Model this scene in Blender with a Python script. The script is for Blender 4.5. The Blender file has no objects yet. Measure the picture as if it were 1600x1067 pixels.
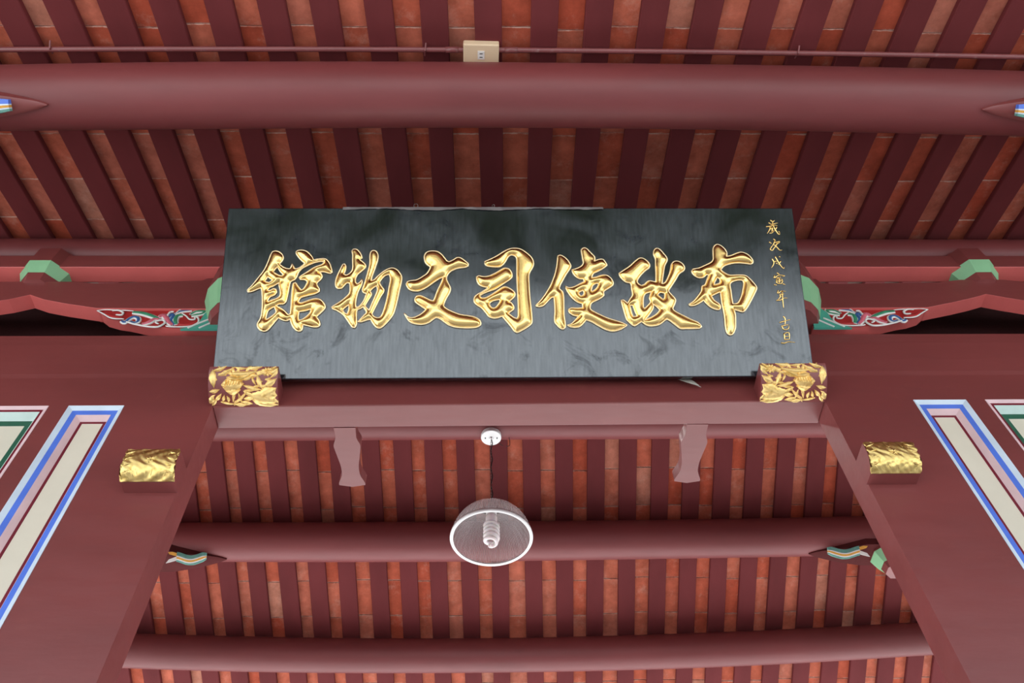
import bpy, bmesh, math, random
import numpy as np
from mathutils import Vector, Matrix, geometry
random.seed(7)
SC = bpy.context.scene
COL = SC.collection

# ---------------------------------------------------------------- camera, world, sun, exposure
cam_d = bpy.data.cameras.new('camera')
cam_d.sensor_width = 36.0
cam_d.sensor_fit = 'HORIZONTAL'
cam_d.lens = 1300.0 / 1600.0 * 36.0
cam_d.clip_start = 0.05
cam_d.clip_end = 400
cam = bpy.data.objects.new('camera', cam_d)
COL.objects.link(cam)
RW = [[0.99965933, -0.00238272, 0.02599114], [-0.01310067, 0.81548423, 0.57863101], [-0.02257408, -0.57877439, 0.8151752]]
cam.matrix_world = Matrix(((RW[0][0], -RW[0][1], -RW[0][2], 0.0),
                           (RW[1][0], -RW[1][1], -RW[1][2], 0.0),
                           (RW[2][0], -RW[2][1], -RW[2][2], 1.6),
                           (0, 0, 0, 1)))
SC.camera = cam

world = bpy.data.worlds.new('sky')
SC.world = world
world.use_nodes = True
wn = world.node_tree
bg = wn.nodes['Background']
bg.inputs['Color'].default_value = (0.86, 0.93, 1.0, 1)
bg.inputs['Strength'].default_value = 1.7

sun_d = bpy.data.lights.new('sun', 'SUN')
sun_d.energy = 15.0
sun_d.angle = math.radians(8)
sun_d.color = (1.0, 0.98, 0.95)
sun = bpy.data.objects.new('sun', sun_d)
COL.objects.link(sun)
sun.rotation_euler = (math.radians(-30), math.radians(-18), 0)
sun.location = (-3, 12, 14)

SC.view_settings.view_transform = 'Standard'
SC.view_settings.look = 'None'
SC.view_settings.exposure = -0.08
SC.view_settings.gamma = 1.0
SC.view_settings.use_curve_mapping = False

# ---------------------------------------------------------------- measured data (metres)
PLQ_BL=(-1.2553, 2.33, 4.5912); PLQ_EX=(0.999993, 0.0, 0.003783); PLQ_UP=(-0.003041, -0.594826, 0.803849); PLQ_W=2.7478
PLQ_TOP=[[-59, 8595], [27474, 8598]]
# outlines of the seven large characters and brush strokes of the date column, in tenths of a millimetre on the board face
GLYPHS=[[[[1224,4313],[1414,4539],[1637,4879],[1899,5290],[2056,5705],[2155,6075],[2246,6271],[2370,6308],[2543,6270],[2701,6144],[2777,5958],[2706,5773],[2610,5634],[2812,5472],[2986,5403],[3114,5380],[3171,5472],[3214,5647],[3273,5517],[3367,5379],[3533,5425],[3734,5586],[3813,5678],[3701,5771],[3542,5934],[3402,6120],[3351,6260],[3431,6330],[3642,6353],[3859,6282],[4040,6119],[4156,5956],[4205,5839],[4393,5886],[4647,5908],[4819,5862],[4979,5653],[5079,5375],[5109,5214],[5049,5145],[4856,5192],[4685,5238],[4496,5215],[4607,5123],[4657,4986],[4582,4826],[4424,4653],[4451,4544],[4566,4371],[4553,4235],[4372,4122],[4042,4033],[3756,3944],[3677,3877],[3624,3720],[3732,3661],[3977,3741],[4262,3852],[4470,3874],[4640,3829],[4817,3649],[4890,3469],[4815,3313],[4639,3114],[4502,2981],[4637,2803],[4688,2626],[4634,2494],[4429,2473],[4136,2541],[3904,2608],[3896,2410],[3822,2278],[3656,2301],[3479,2477],[3360,2720],[3308,2875],[3169,2787],[2959,2832],[2765,2943],[2634,2767],[2447,2504],[2277,2307],[2094,2286],[1899,2418],[1819,2638],[1906,2836],[1969,3079],[1975,3524],[1940,3973],[1890,4333],[1841,4424],[1680,4357],[1439,4244],[1274,4222]],[[4720,5746],[4622,5607],[4291,5469],[3967,5240],[3644,5011],[3586,4943],[3655,4851],[3867,4828],[3978,4736],[3926,4554],[3813,4350],[3732,4305],[3596,4464],[3434,4692],[3332,4647],[3300,4194],[3305,3520],[3291,3119],[3211,3075],[2966,3320],[2619,3522],[2737,3611],[2924,3610],[3041,3722],[3116,4149],[3153,4511],[3200,4738],[3383,4829],[3476,5012],[3527,5195],[3663,5378],[3865,5516],[4194,5677],[4527,5769]],[[2536,5496],[2679,5266],[2838,5105],[2760,5022],[2631,5059],[2500,5128],[2345,5234],[2408,5344]],[[2111,4992],[2355,4823],[2198,4686],[2090,4723],[1991,4755]],[[2700,4694],[2665,4603],[2751,4286],[2749,4015],[2593,3880],[2349,3792],[2230,3725],[2204,3792],[2294,3971],[2496,4061],[2588,4218],[2557,4354],[2430,4377],[2270,4287],[2166,4287],[2218,4423],[2420,4513],[2579,4626]],[[2539,3478],[2641,3232],[2528,3077],[2333,2923],[2235,2857],[2190,2902],[2245,3256],[2380,3389]],[[3678,3228],[3965,3272],[4230,3360],[4219,3204],[4065,3005],[3868,2851],[3726,2807],[3676,2940],[3677,3117]]],[[[5184,3451],[5353,3575],[5616,3763],[5840,3972],[5969,4140],[5996,4394],[5965,4649],[5846,4671],[5714,4543],[5604,4395],[5468,4374],[5346,4460],[5297,4651],[5323,4906],[5408,5163],[5513,5421],[5602,5614],[5681,5636],[5746,5506],[5717,5291],[5666,5119],[5768,5055],[5903,5119],[6015,5247],[6067,5419],[6047,5852],[6033,6156],[5986,6309],[6062,6396],[6201,6396],[6347,6264],[6455,6068],[6480,5938],[6384,5851],[6549,5721],[6674,5569],[6641,5418],[6451,5225],[6300,5075],[6228,4904],[6238,4691],[6320,4605],[6435,4690],[6545,4861],[6535,4647],[6447,4393],[6359,4181],[6311,3929],[6285,3635],[6314,3426],[6429,3467],[6559,3613],[6686,3843],[6772,4138],[6654,4159],[6569,4308],[6637,4562],[6721,4903],[6804,5289],[6868,5677],[6854,6024],[6886,6242],[7002,6329],[7164,6263],[7243,6067],[7221,5806],[7151,5546],[7081,5288],[6994,4988],[6963,4774],[7099,4816],[7289,5030],[7557,5265],[7791,5394],[7988,5415],[8190,5307],[8334,5113],[8398,4941],[8367,4642],[8298,4302],[8231,3880],[8129,3377],[8022,3044],[7855,2796],[7650,2550],[7461,2406],[7305,2448],[7143,2634],[7019,2841],[6826,2801],[6597,2719],[6442,2720],[6515,2823],[6700,3050],[6810,3195],[6643,3466],[6492,3362],[6358,3300],[6354,2968],[6369,2637],[6300,2432],[6203,2453],[6059,2639],[5892,2887],[5727,3095],[5446,3283],[5247,3367]],[[5976,3573],[5987,3343],[5921,3094],[5781,3178],[5696,3324],[5826,3448]],[[7800,5093],[7867,4857],[7803,4389],[7740,3924],[7656,3504],[7552,3129],[7442,2943],[7287,2923],[7129,3006],[7067,3111],[7227,3506],[7407,3925],[7555,4178],[7590,4305],[7466,4475],[7360,4688],[7453,4858],[7605,5029]],[[7228,4518],[7276,4306],[7170,3968],[7046,3632],[6924,3277],[6842,3382],[6738,3529],[6864,3801],[7009,4095],[6925,4243],[7056,4391]]],[[[8611,4599],[8648,4705],[8824,4769],[9100,4811],[9374,4981],[9569,5131],[9704,5368],[9742,5476],[9600,5584],[9478,5758],[9433,6019],[9509,6194],[9668,6281],[9868,6294],[10069,6258],[10251,6127],[10393,5952],[10515,5778],[10615,5734],[10794,5821],[10993,5951],[11153,5938],[11354,5798],[11535,5624],[11515,5515],[11356,5442],[11077,5408],[10838,5322],[10641,5193],[10523,5021],[10505,4850],[10587,4636],[10680,4444],[10689,4295],[10612,4083],[10496,3872],[10401,3620],[10383,3494],[10541,3347],[10817,3199],[11131,3073],[11483,3009],[11797,2946],[12031,2820],[12117,2674],[12090,2530],[11914,2427],[11602,2400],[11252,2409],[10901,2452],[10628,2557],[10431,2702],[10235,2848],[10039,2911],[9884,2808],[9692,2664],[9421,2582],[9110,2604],[8875,2688],[8735,2833],[8633,3000],[8552,3146],[8652,3033],[8771,2937],[8947,2915],[9141,2977],[9372,3122],[9563,3329],[9404,3435],[9206,3582],[9066,3708],[9035,3856],[9118,3982],[9295,4011],[9552,3896],[9790,3769],[9908,3748],[9984,3958],[10078,4254],[10212,4551],[10308,4808],[10345,4957],[10168,4872],[9894,4680],[9660,4489],[9426,4341],[9191,4248],[8915,4258],[8736,4364]]],[[[12304,5740],[12554,5853],[12887,6033],[13223,6260],[13517,6405],[13809,6432],[14059,6372],[14348,6167],[14572,5917],[14638,5668],[14583,5443],[14454,5219],[14400,4996],[14406,4462],[14428,3933],[14478,3365],[14507,2802],[14462,2587],[14235,2395],[13990,2247],[13786,2162],[13686,2227],[13508,2484],[13268,2786],[13107,2959],[12944,2895],[12701,2874],[12498,2961],[12357,3156],[12175,3374],[11931,3549],[11808,3723],[11828,3942],[11972,4073],[12156,4182],[12423,4358],[12444,4424],[12259,4446],[12054,4558],[11951,4757],[11923,4957],[12013,5011],[12261,4965],[12508,5000],[12798,5134],[13047,5290],[13255,5401],[13462,5356],[13584,5176],[13602,4975],[13497,4820],[13247,4643],[12999,4466],[12751,4313],[12504,4225],[12217,4094],[12074,3998],[12135,3897],[12339,3896],[12585,4027],[12874,4224],[13121,4400],[13286,4443],[13532,4332],[13714,4155],[13712,3980],[13566,3805],[13421,3696],[13563,3630],[13663,3455],[13641,3303],[13476,3174],[13394,3122],[13515,3022],[13676,2892],[13797,2848],[13860,2978],[13869,3585],[13842,4464],[13831,5131],[13842,5805],[13803,5986],[13596,6077],[13428,5987],[13301,5761],[13174,5581],[13007,5469],[12676,5470],[12428,5515],[12325,5628]],[[12522,3612],[12706,3742],[12993,3807],[13033,3741],[12909,3523],[12786,3393],[12643,3394],[12550,3503]]],[[[14708,3519],[14855,3672],[15066,3934],[15280,4263],[15454,4594],[15610,4994],[15727,5442],[15780,5802],[15807,6029],[15913,6074],[16098,5983],[16280,5801],[16416,5530],[16348,5351],[16172,5082],[15996,4770],[15864,4504],[15838,4327],[15978,4195],[16019,3931],[16016,3493],[16013,3015],[16049,2627],[16042,2412],[15958,2319],[15817,2370],[15641,2564],[15557,2758],[15587,3234],[15582,3625],[15559,3932],[15413,3867],[15223,3670],[15055,3496],[14849,3432],[14727,3463]],[[16131,4481],[16273,4392],[16522,4436],[16817,4590],[17028,4701],[16992,4834],[16786,4848],[16624,4969],[16507,5148],[16462,5305],[16681,5372],[16893,5484],[17016,5642],[16993,5891],[16962,6163],[16948,6345],[17057,6446],[17203,6413],[17383,6208],[17581,5957],[17551,5754],[17785,5844],[17973,5843],[18091,5685],[18147,5549],[17973,5392],[17715,5235],[17460,5101],[17389,4900],[17577,4922],[17830,5011],[18080,5033],[18281,4898],[18394,4675],[18366,4519],[18172,4365],[17915,4189],[17927,4012],[17734,3837],[17481,3706],[17290,3576],[17259,3314],[17457,3161],[17736,3009],[18056,2856],[18377,2747],[18698,2637],[18936,2507],[18807,2400],[18556,2273],[18268,2210],[18026,2254],[17787,2362],[17510,2535],[17273,2686],[17032,2774],[16903,2623],[16734,2452],[16529,2402],[16286,2433],[16147,2519],[16332,2583],[16544,2797],[16713,2969],[16469,2992],[16270,3144],[16227,3296],[16360,3370],[16646,3360],[16893,3381],[16901,3577],[16658,3665],[16420,3885],[16244,4150],[16148,4371]],[[17687,4610],[17659,4455],[17528,4300],[17379,4190],[17340,4257],[17413,4500],[17520,4580]],[[16738,4148],[16927,4245],[16987,4192],[16959,4015],[16834,3963],[16755,4060]]],[[[18696,5120],[18956,5299],[19216,5479],[19482,5727],[19702,5894],[19870,5908],[20072,5771],[20194,5590],[20153,5409],[19955,5252],[19732,5028],[19573,4805],[19562,4627],[19741,4493],[19868,4537],[20001,4670],[20151,4737],[20335,4691],[20438,4669],[20468,5116],[20477,5567],[20490,5884],[20421,6112],[20452,6317],[20577,6422],[20742,6362],[20935,6111],[21055,5906],[21035,5747],[20914,5521],[20823,5115],[20759,4802],[20723,4579],[20873,4645],[21064,4980],[21194,5339],[21256,5610],[21412,5737],[21622,5723],[21800,5587],[21870,5406],[21795,5248],[21573,5091],[21384,4800],[21174,4489],[21009,4223],[21121,4046],[21308,3781],[21250,3561],[21148,3299],[21341,3124],[21657,2949],[21972,2774],[22288,2621],[22435,2427],[22346,2341],[22017,2321],[21690,2322],[21444,2323],[21251,2475],[21020,2670],[20823,2787],[20651,2671],[20436,2521],[20145,2458],[19902,2481],[19706,2611],[19628,2676],[19458,2569],[19288,2462],[19131,2570],[18939,2786],[18905,2916],[18807,3351],[18725,3745],[18830,3767],[19026,3591],[19163,3832],[19277,4007],[19256,4361],[19229,4605],[19004,4673],[18788,4896]],[[19834,4006],[20198,4181],[20100,3961],[20071,3829],[20123,3675],[19966,3478],[19812,3326],[19755,3392]],[[20219,3565],[20375,3433],[20528,3258],[20392,3084],[20135,2912],[19776,2748],[20020,3042],[20226,3368]],[[20588,4136],[20825,4091],[20782,3826],[20709,3783],[20476,4004]],[[19122,3481],[19267,3489],[19387,3088],[19440,2958],[19253,2915],[19184,3132]]],[[[21921,3532],[22131,3672],[22374,3930],[22575,4213],[22617,4451],[22755,4498],[22891,4784],[23002,5023],[22892,5047],[22723,4904],[22498,4880],[22286,5025],[22192,5241],[22243,5323],[22540,5385],[22866,5529],[23149,5674],[23274,5820],[23302,6136],[23326,6406],[23407,6553],[23550,6626],[23725,6552],[23910,6356],[23982,6160],[23944,5989],[24174,6037],[24457,6159],[24688,6207],[24950,6109],[25154,5889],[25204,5719],[25100,5588],[24810,5622],[24452,5647],[24087,5600],[23761,5479],[23610,5310],[23689,5190],[23987,5021],[24390,5020],[24747,4995],[24954,4826],[25150,4563],[25242,4372],[25152,4158],[24935,3781],[24670,3359],[24471,3149],[24255,3196],[24041,3267],[24084,3034],[24061,2663],[24017,2340],[23880,2065],[23743,1996],[23620,2089],[23560,2388],[23555,3036],[23497,3597],[23482,4163],[23274,4069],[23041,3952],[23133,3739],[23360,3551],[23413,3410],[23356,3270],[23202,3270],[22947,3388],[22744,3600],[22646,3741],[22435,3601],[22204,3484],[21981,3462]],[[23394,4902],[23499,4830],[23493,4615],[23225,4520],[23236,4640]],[[23990,4590],[24273,4732],[24543,4756],[24643,4636],[24560,4255],[24433,3877],[24250,3595],[24024,3548],[24002,3784],[23994,4162]]]]
SMALL=[[[[26308,7941],[26406,7845],[26520,7941]],[[26415,7924],[26381,7702]],[[26200,7805],[26312,7696]],[[26313,7703],[26664,7787]],[[26051,7584],[26239,7601],[26448,7662],[26616,7634]],[[26259,7635],[26224,7465],[26072,7212]],[[26253,7448],[26398,7492]],[[26273,7347],[26415,7370]],[[26183,7229],[26309,7256],[26396,7337]],[[26338,7567],[26351,7347]],[[26411,7804],[26437,7567],[26535,7330],[26640,7161],[26682,7262],[26630,7347]],[[26585,7584],[26442,7330]]],[[[26116,6765],[26223,6675]],[[26232,6558],[26132,6408],[26204,6308],[26324,6424]],[[26334,6926],[26447,6832]],[[26396,6842],[26322,6675],[26228,6525]],[[26374,6731],[26627,6785],[26520,6658]],[[26514,6741],[26399,6541],[26205,6318]],[[26347,6624],[26482,6457],[26590,6324],[26700,6341]]],[[[26156,5877],[26222,5729],[26182,5564],[26072,5401]],[[26221,5722],[26450,5768]],[[26322,5993],[26407,5794],[26530,5531],[26663,5360],[26692,5481]],[[26507,5999],[26578,5953]],[[26572,5761],[26426,5564]],[[26386,5613],[26315,5663]]],[[[26310,5151],[26423,5050]],[[26182,5022],[26147,4877],[26270,4970],[26427,5022],[26668,4989],[26550,4941]],[[26260,4877],[26491,4925]],[[26254,4821],[26251,4628],[26454,4595],[26533,4796],[26261,4821]],[[26396,4917],[26371,4596]],[[26260,4708],[26576,4748]],[[26102,4540],[26236,4500]],[[26528,4587],[26651,4519]]],[[[26264,4248],[26228,4101],[26306,4129],[26409,4208],[26623,4179]],[[26305,4021],[26543,4068]],[[26330,4009],[26330,3910],[26188,3752]],[[26123,3733],[26318,3744],[26479,3842],[26667,3850]],[[26454,4208],[26431,3751],[26428,3338]]],[[[26152,2616],[26343,2674],[26695,2769]],[[26354,2927],[26433,2809],[26397,2499]],[[26204,2430],[26566,2517]],[[26248,2422],[26315,2275],[26522,2305],[26581,2490]]],[[[26305,2093],[26292,1759]],[[26311,2074],[26535,2104],[26516,1758]],[[26311,1920],[26516,1942]],[[26306,1778],[26505,1785]],[[26110,1615],[26255,1595],[26446,1659],[26773,1631]]]]
# rafters: x at y=1.5 and drift per metre (front slope), the same with y=1.5 (rear slope)
RAF_F=[(-3.0941, 0.0106), (-2.8541, 0.0106), (-2.6141, 0.0106), (-2.3741, 0.0106), (-2.1341, 0.0106), (-1.9048, 0.0106), (-1.6782, -0.0083), (-1.4498, -0.0056), (-1.216, -0.0212), (-0.9802, -0.0151), (-0.741, -0.0041), (-0.4946, 0.0061), (-0.2525, -0.004), (0.0025, 0.0184), (0.2598, 0.0186), (0.5067, 0.02), (0.7577, 0.0199), (0.9981, 0.0133), (1.2396, 0.0004), (1.4808, 0.0001), (1.7215, 0.0148), (1.9561, 0.0066), (2.1904, 0.009), (2.4255, 0.009), (2.6611, 0.009), (2.9011, 0.009), (3.1411, 0.009), (3.3811, 0.009)]
RAF_R=[(-3.1074, 0.0288), (-2.8674, 0.0288), (-2.6274, 0.0288), (-2.4012, 0.0288), (-2.1669, 0.0288), (-1.9398, 0.0288), (-1.7191, 0.0334), (-1.4607, 0.0263), (-1.2018, 0.0192), (-0.9802, 0.0257), (-0.7297, 0.022), (-0.4993, 0.0231), (-0.2667, 0.0262), (0.0198, 0.0144), (0.228, 0.0287), (0.4816, 0.0267), (0.7384, 0.0228), (0.9643, 0.0293), (1.2244, 0.0255), (1.4687, 0.0249), (1.7135, 0.0243), (1.9638, 0.022), (2.2173, 0.0178), (2.4396, 0.024), (2.6761, 0.024), (2.913, 0.024), (3.1451, 0.024), (3.3851, 0.024)]
ARCH_L=[(-2.5306, 5.2753), (-2.4688, 5.3183), (-2.4142, 5.3582), (-2.3255, 5.3137), (-2.201, 5.2746), (-2.0169, 5.2287), (-1.4026, 5.2212)]
ARCH_LT=[(-2.617, 5.4586), (-2.5139, 5.4913), (-2.2422, 5.4911), (-2.1087, 5.4711), (-1.5596, 5.5037), (-1.5376, 5.5238), (-1.4842, 5.5305)]
ARCH_R=[(1.6644, 5.2258), (1.7413, 5.2225), (2.3006, 5.2255), (2.4766, 5.2807), (2.5929, 5.3212), (2.6808, 5.3578), (2.7541, 5.3087), (2.8425, 5.2717)]
ARCH_RT=[(1.7346, 5.5281), (1.8018, 5.5143), (1.8171, 5.4735), (1.874, 5.4634), (2.4685, 5.4796), (2.6066, 5.5068), (2.823, 5.5066), (2.953, 5.4791)]
CARVE_L=[(-2.0285, 5.2487), (-1.9639, 5.1888), (-1.8951, 5.1592), (-1.8353, 5.1444), (-1.7444, 5.1123), (-1.6536, 5.0777), (-1.5232, 5.066), (-1.3485, 5.0653)]
CARVE_STROKES=[('w', [(-2.0154, 5.2184), (-1.9751, 5.2275), (-1.9321, 5.2236), (-1.8682, 5.2196), (-1.8288, 5.2141)], 0.003), ('w', [(-2.0154, 5.2184), (-1.9673, 5.184), (-1.9273, 5.1538), (-1.8903, 5.1425), (-1.8534, 5.1424)], 0.0035), ('w', [(-1.9384, 5.2182), (-1.9059, 5.2204), (-1.8775, 5.199), (-1.8783, 5.1777), (-1.906, 5.1801)], 0.0048), ('g', [(-1.8309, 5.208), (-1.782, 5.1987), (-1.7335, 5.1773), (-1.6824, 5.1471)], 0.0074), ('b', [(-1.8617, 5.1313), (-1.8396, 5.1149), (-1.8301, 5.1461), (-1.8118, 5.1647), (-1.7879, 5.1549), (-1.7777, 5.1251), (-1.7918, 5.1126), (-1.8141, 5.1237)], 0.0057), ('w', [(-1.8314, 5.1149), (-1.7789, 5.0927), (-1.7156, 5.0736), (-1.6653, 5.0683), (-1.6456, 5.0828), (-1.6373, 5.1084), (-1.6521, 5.1291), (-1.6719, 5.127), (-1.6836, 5.11), (-1.6638, 5.0953)], 0.0048), ('p', [(-1.7481, 5.0977), (-1.721, 5.1146), (-1.7013, 5.1419), (-1.6766, 5.1419)], 0.0074), ('p', [(-1.6814, 5.1568), (-1.6721, 5.1794), (-1.6496, 5.1605), (-1.6256, 5.1231), (-1.5949, 5.0899)], 0.0083), ('b', [(-1.6357, 5.1492), (-1.6288, 5.1869), (-1.6147, 5.1679), (-1.6156, 5.1305), (-1.5878, 5.0935)], 0.0065), ('w', [(-1.6446, 5.1642), (-1.6397, 5.2021), (-1.6222, 5.2059)], 0.0044), ('b', [(-1.6145, 5.1944), (-1.5881, 5.2173), (-1.5359, 5.2249)], 0.0044), ('w', [(-1.6073, 5.1982), (-1.5915, 5.2289), (-1.5384, 5.2334), (-1.4755, 5.2332), (-1.4605, 5.217)], 0.003), ('g', [(-1.5332, 5.1866), (-1.5117, 5.2133), (-1.4724, 5.2147), (-1.4771, 5.1941), (-1.5258, 5.1752)], 0.0057), ('g', [(-1.5691, 5.1814), (-1.5951, 5.1716), (-1.593, 5.1304), (-1.5767, 5.0972)], 0.007), ('w', [(-1.5759, 5.1905), (-1.5485, 5.1677), (-1.5232, 5.1377), (-1.498, 5.1361), (-1.5007, 5.1601), (-1.4831, 5.1488), (-1.4716, 5.1152), (-1.4813, 5.0917), (-1.512, 5.0714), (-1.5929, 5.0702), (-1.6236, 5.0776)], 0.0039), ('r', [(-1.5697, 5.1008), (-1.5184, 5.0933), (-1.4876, 5.1138)], 0.0065), ('r', [(-1.9729, 5.1992), (-1.9246, 5.1688), (-1.8669, 5.1574)], 0.0074), ('r', [(-1.72, 5.0867), (-1.6671, 5.0865)], 0.0044)]
TEAL_L=[(-1.5418, 5.0435), (-1.4931, 5.0715), (-1.4646, 5.1057), (-1.4599, 5.1814), (-1.4387, 5.2231), (-1.3959, 5.2472), (-1.3427, 5.0428)]
TIP_R=[(2.3152, 5.2485)]
T0 = math.tan(math.radians(17.1)); Z0 = 1.6 + 3.623      # front slope: z = Z0 + T0*y (rafter underside)
T1 = math.tan(math.radians(21.44)); Z1 = 1.6 + 6.365     # rear slope:  z = Z1 - T1*y
YR = (Z1 - Z0) / (T0 + T1)                               # ridge
YW = 2.40                                                # face of the doorway wall
DXL, DXR = -1.238, 1.527                                 # doorway sides

# ---------------------------------------------------------------- materials
def nodes(m):
    m.use_nodes = True
    return m.node_tree.nodes, m.node_tree.links, m.node_tree.nodes['Principled BSDF']

def rgb(r, g, b):
    f = lambda c: ((c / 255 + 0.055) / 1.055) ** 2.4 if c > 10 else c / 255 / 12.92
    return (f(r), f(g), f(b), 1)

def paint(name, base, var=0.12, rough=0.38, scale=3.0, bump=0.15, grain=(1, 1, 1), fine=60, spec=0.5, scuff=None, scuff_amt=0.0, ior=1.5):
    """brushed-on gloss paint over timber: broad tone drift, brush relief, worn patches"""
    m = bpy.data.materials.new(name)
    n, l, p = nodes(m)
    tc = n.new('ShaderNodeTexCoord')
    mp = n.new('ShaderNodeMapping'); mp.inputs['Scale'].default_value = grain
    l.new(tc.outputs['Object'], mp.inputs['Vector'])
    a = n.new('ShaderNodeTexNoise'); a.inputs['Scale'].default_value = scale; a.inputs['Detail'].default_value = 6
    a.inputs['Roughness'].default_value = 0.6
    l.new(mp.outputs[0], a.inputs['Vector'])
    ramp = n.new('ShaderNodeValToRGB')
    d = tuple(c * (1 - var) for c in base[:3]) + (1,)
    b = tuple(min(1, c * (1 + var)) for c in base[:3]) + (1,)
    ramp.color_ramp.elements[0].position = 0.3; ramp.color_ramp.elements[0].color = d
    ramp.color_ramp.elements[1].position = 0.7; ramp.color_ramp.elements[1].color = b
    l.new(a.outputs['Fac'], ramp.inputs[0])
    out = ramp.outputs[0]
    f = n.new('ShaderNodeTexNoise'); f.inputs['Scale'].default_value = fine; f.inputs['Detail'].default_value = 4
    l.new(mp.outputs[0], f.inputs['Vector'])
    if scuff:
        s = n.new('ShaderNodeTexNoise'); s.inputs['Scale'].default_value = scale * 3.1; s.inputs['Detail'].default_value = 9
        s.inputs['Roughness'].default_value = 0.75
        l.new(tc.outputs['Object'], s.inputs['Vector'])
        sr = n.new('ShaderNodeValToRGB'); sr.color_ramp.elements[0].position = 0.58; sr.color_ramp.elements[1].position = 0.72
        sr.color_ramp.elements[0].color = (0, 0, 0, 1); sr.color_ramp.elements[1].color = (scuff_amt,) * 3 + (1,)
        l.new(s.outputs['Fac'], sr.inputs[0])
        mx = n.new('ShaderNodeMix'); mx.data_type = 'RGBA'
        l.new(sr.outputs[0], mx.inputs[0]); l.new(out, mx.inputs[6]); mx.inputs[7].default_value = scuff
        out = mx.outputs[2]
    l.new(out, p.inputs['Base Color'])
    rr = n.new('ShaderNodeMapRange'); rr.inputs[3].default_value = rough - 0.07; rr.inputs[4].default_value = rough + 0.12
    l.new(f.outputs['Fac'], rr.inputs[0]); l.new(rr.outputs[0], p.inputs['Roughness'])
    bp = n.new('ShaderNodeBump'); bp.inputs['Strength'].default_value = bump; bp.inputs['Distance'].default_value = 0.004
    l.new(f.outputs['Fac'], bp.inputs['Height']); l.new(bp.outputs[0], p.inputs['Normal'])
    p.inputs['Specular IOR Level'].default_value = spec
    p.inputs['IOR'].default_value = ior
    return m

M = {}
MAROON = (0.172, 0.036, 0.037, 1)
M['log'] = paint('maroon_log_paint', MAROON, 0.20, 0.46, 2.2, 0.25, (0.25, 1, 1), 22, 0.5, ior=1.5)
M['board'] = paint('maroon_board_paint', (0.200, 0.044, 0.042, 1), 0.16, 0.36, 2.0, 0.2, (0.3, 1, 1), 26, 0.5, (0.27, 0.075, 0.06, 1), 0.35, ior=1.65)
M['rafter'] = paint('rafter_paint', (0.140, 0.028, 0.030, 1), 0.16, 0.65, 2.5, 0.2, (1, 0.3, 1), 30, 0.1)
M['salmon'] = paint('salmon_faces', (0.62, 0.125, 0.115, 1), 0.08, 0.4, 3, 0.1)  # lighter colour for undersides of rail and arches, and carved board edges
M['saddle'] = paint('saddle_dark_paint', (0.085, 0.020, 0.020, 1), 0.2, 0.8, spec=0.08)
M['dark'] = paint('cavity_shade_dark', (0.05, 0.012, 0.012, 1), 0.2, 0.6)  # near-black colour stands in for the shade behind the arched beams
M['red'] = paint('carving_ground_red', (0.40, 0.02, 0.02, 1), 0.2, 0.5, 8)
M['green'] = paint('bracket_green', (0.24, 0.50, 0.27, 1), 0.08, 0.5, 6, 0.1)
M['teal'] = paint('lotus_teal', (0.07, 0.36, 0.27, 1), 0.1, 0.5, 8)
M['white'] = paint('white_paint', (0.75, 0.75, 0.72, 1), 0.06, 0.5, 20)
M['pinkw'] = paint('pale_pink_paint', (0.74, 0.54, 0.56, 1), 0.08, 0.5, 8)
M['pink'] = paint('rose_paint', (0.62, 0.14, 0.19, 1), 0.25, 0.5, 30)
M['blue'] = paint('cobalt_paint', (0.085, 0.19, 0.72, 1), 0.1, 0.45, 8)
M['deepblue'] = paint('scroll_blue', (0.04, 0.12, 0.32, 1), 0.3, 0.5, 30)
M['paleblue'] = paint('pale_blue_paint', (0.62, 0.74, 0.84, 1), 0.08, 0.45, 8)
M['dkgreen'] = paint('bottle_green_paint', (0.012, 0.10, 0.055, 1), 0.15, 0.45, 8)
M['scrollgreen'] = paint('scroll_green', (0.04, 0.25, 0.13, 1), 0.35, 0.5, 30)
M['palegreen'] = paint('pale_teal_paint', (0.52, 0.66, 0.62, 1), 0.08, 0.45, 8)
M['cream'] = paint('cream_panel_paint', (0.74, 0.70, 0.57, 1), 0.05, 0.4, 3, 0.1)
M['wine'] = paint('wine_line_paint', (0.17, 0.008, 0.022, 1), 0.1, 0.42, 8)
M['ochre'] = paint('ochre_paint', (0.70, 0.35, 0.05, 1), 0.15, 0.5, 20)
M['ribbon_teal'] = paint('ribbon_teal', (0.13, 0.33, 0.28, 1), 0.2, 0.5, 20)
M['box'] = paint('ivory_plastic', (0.72, 0.55, 0.36, 1), 0.03, 0.4, 6, 0.03)
M['socket'] = paint('white_plastic', (0.75, 0.72, 0.68, 1), 0.03, 0.35, 6, 0.03)
M['black'] = paint('black_slot', (0.01, 0.01, 0.01, 1), 0.1, 0.5)
M['leaf'] = paint('dry_leaf', (0.46, 0.44, 0.38, 1), 0.25, 0.7, 30, 0.3)
M['pipe'] = paint('conduit_paint', (0.20, 0.055, 0.055, 1), 0.15, 0.33, 8, 0.1, (0.3, 1, 1), 40, 0.6, (0.35, 0.3, 0.3, 1), 0.4)

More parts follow.
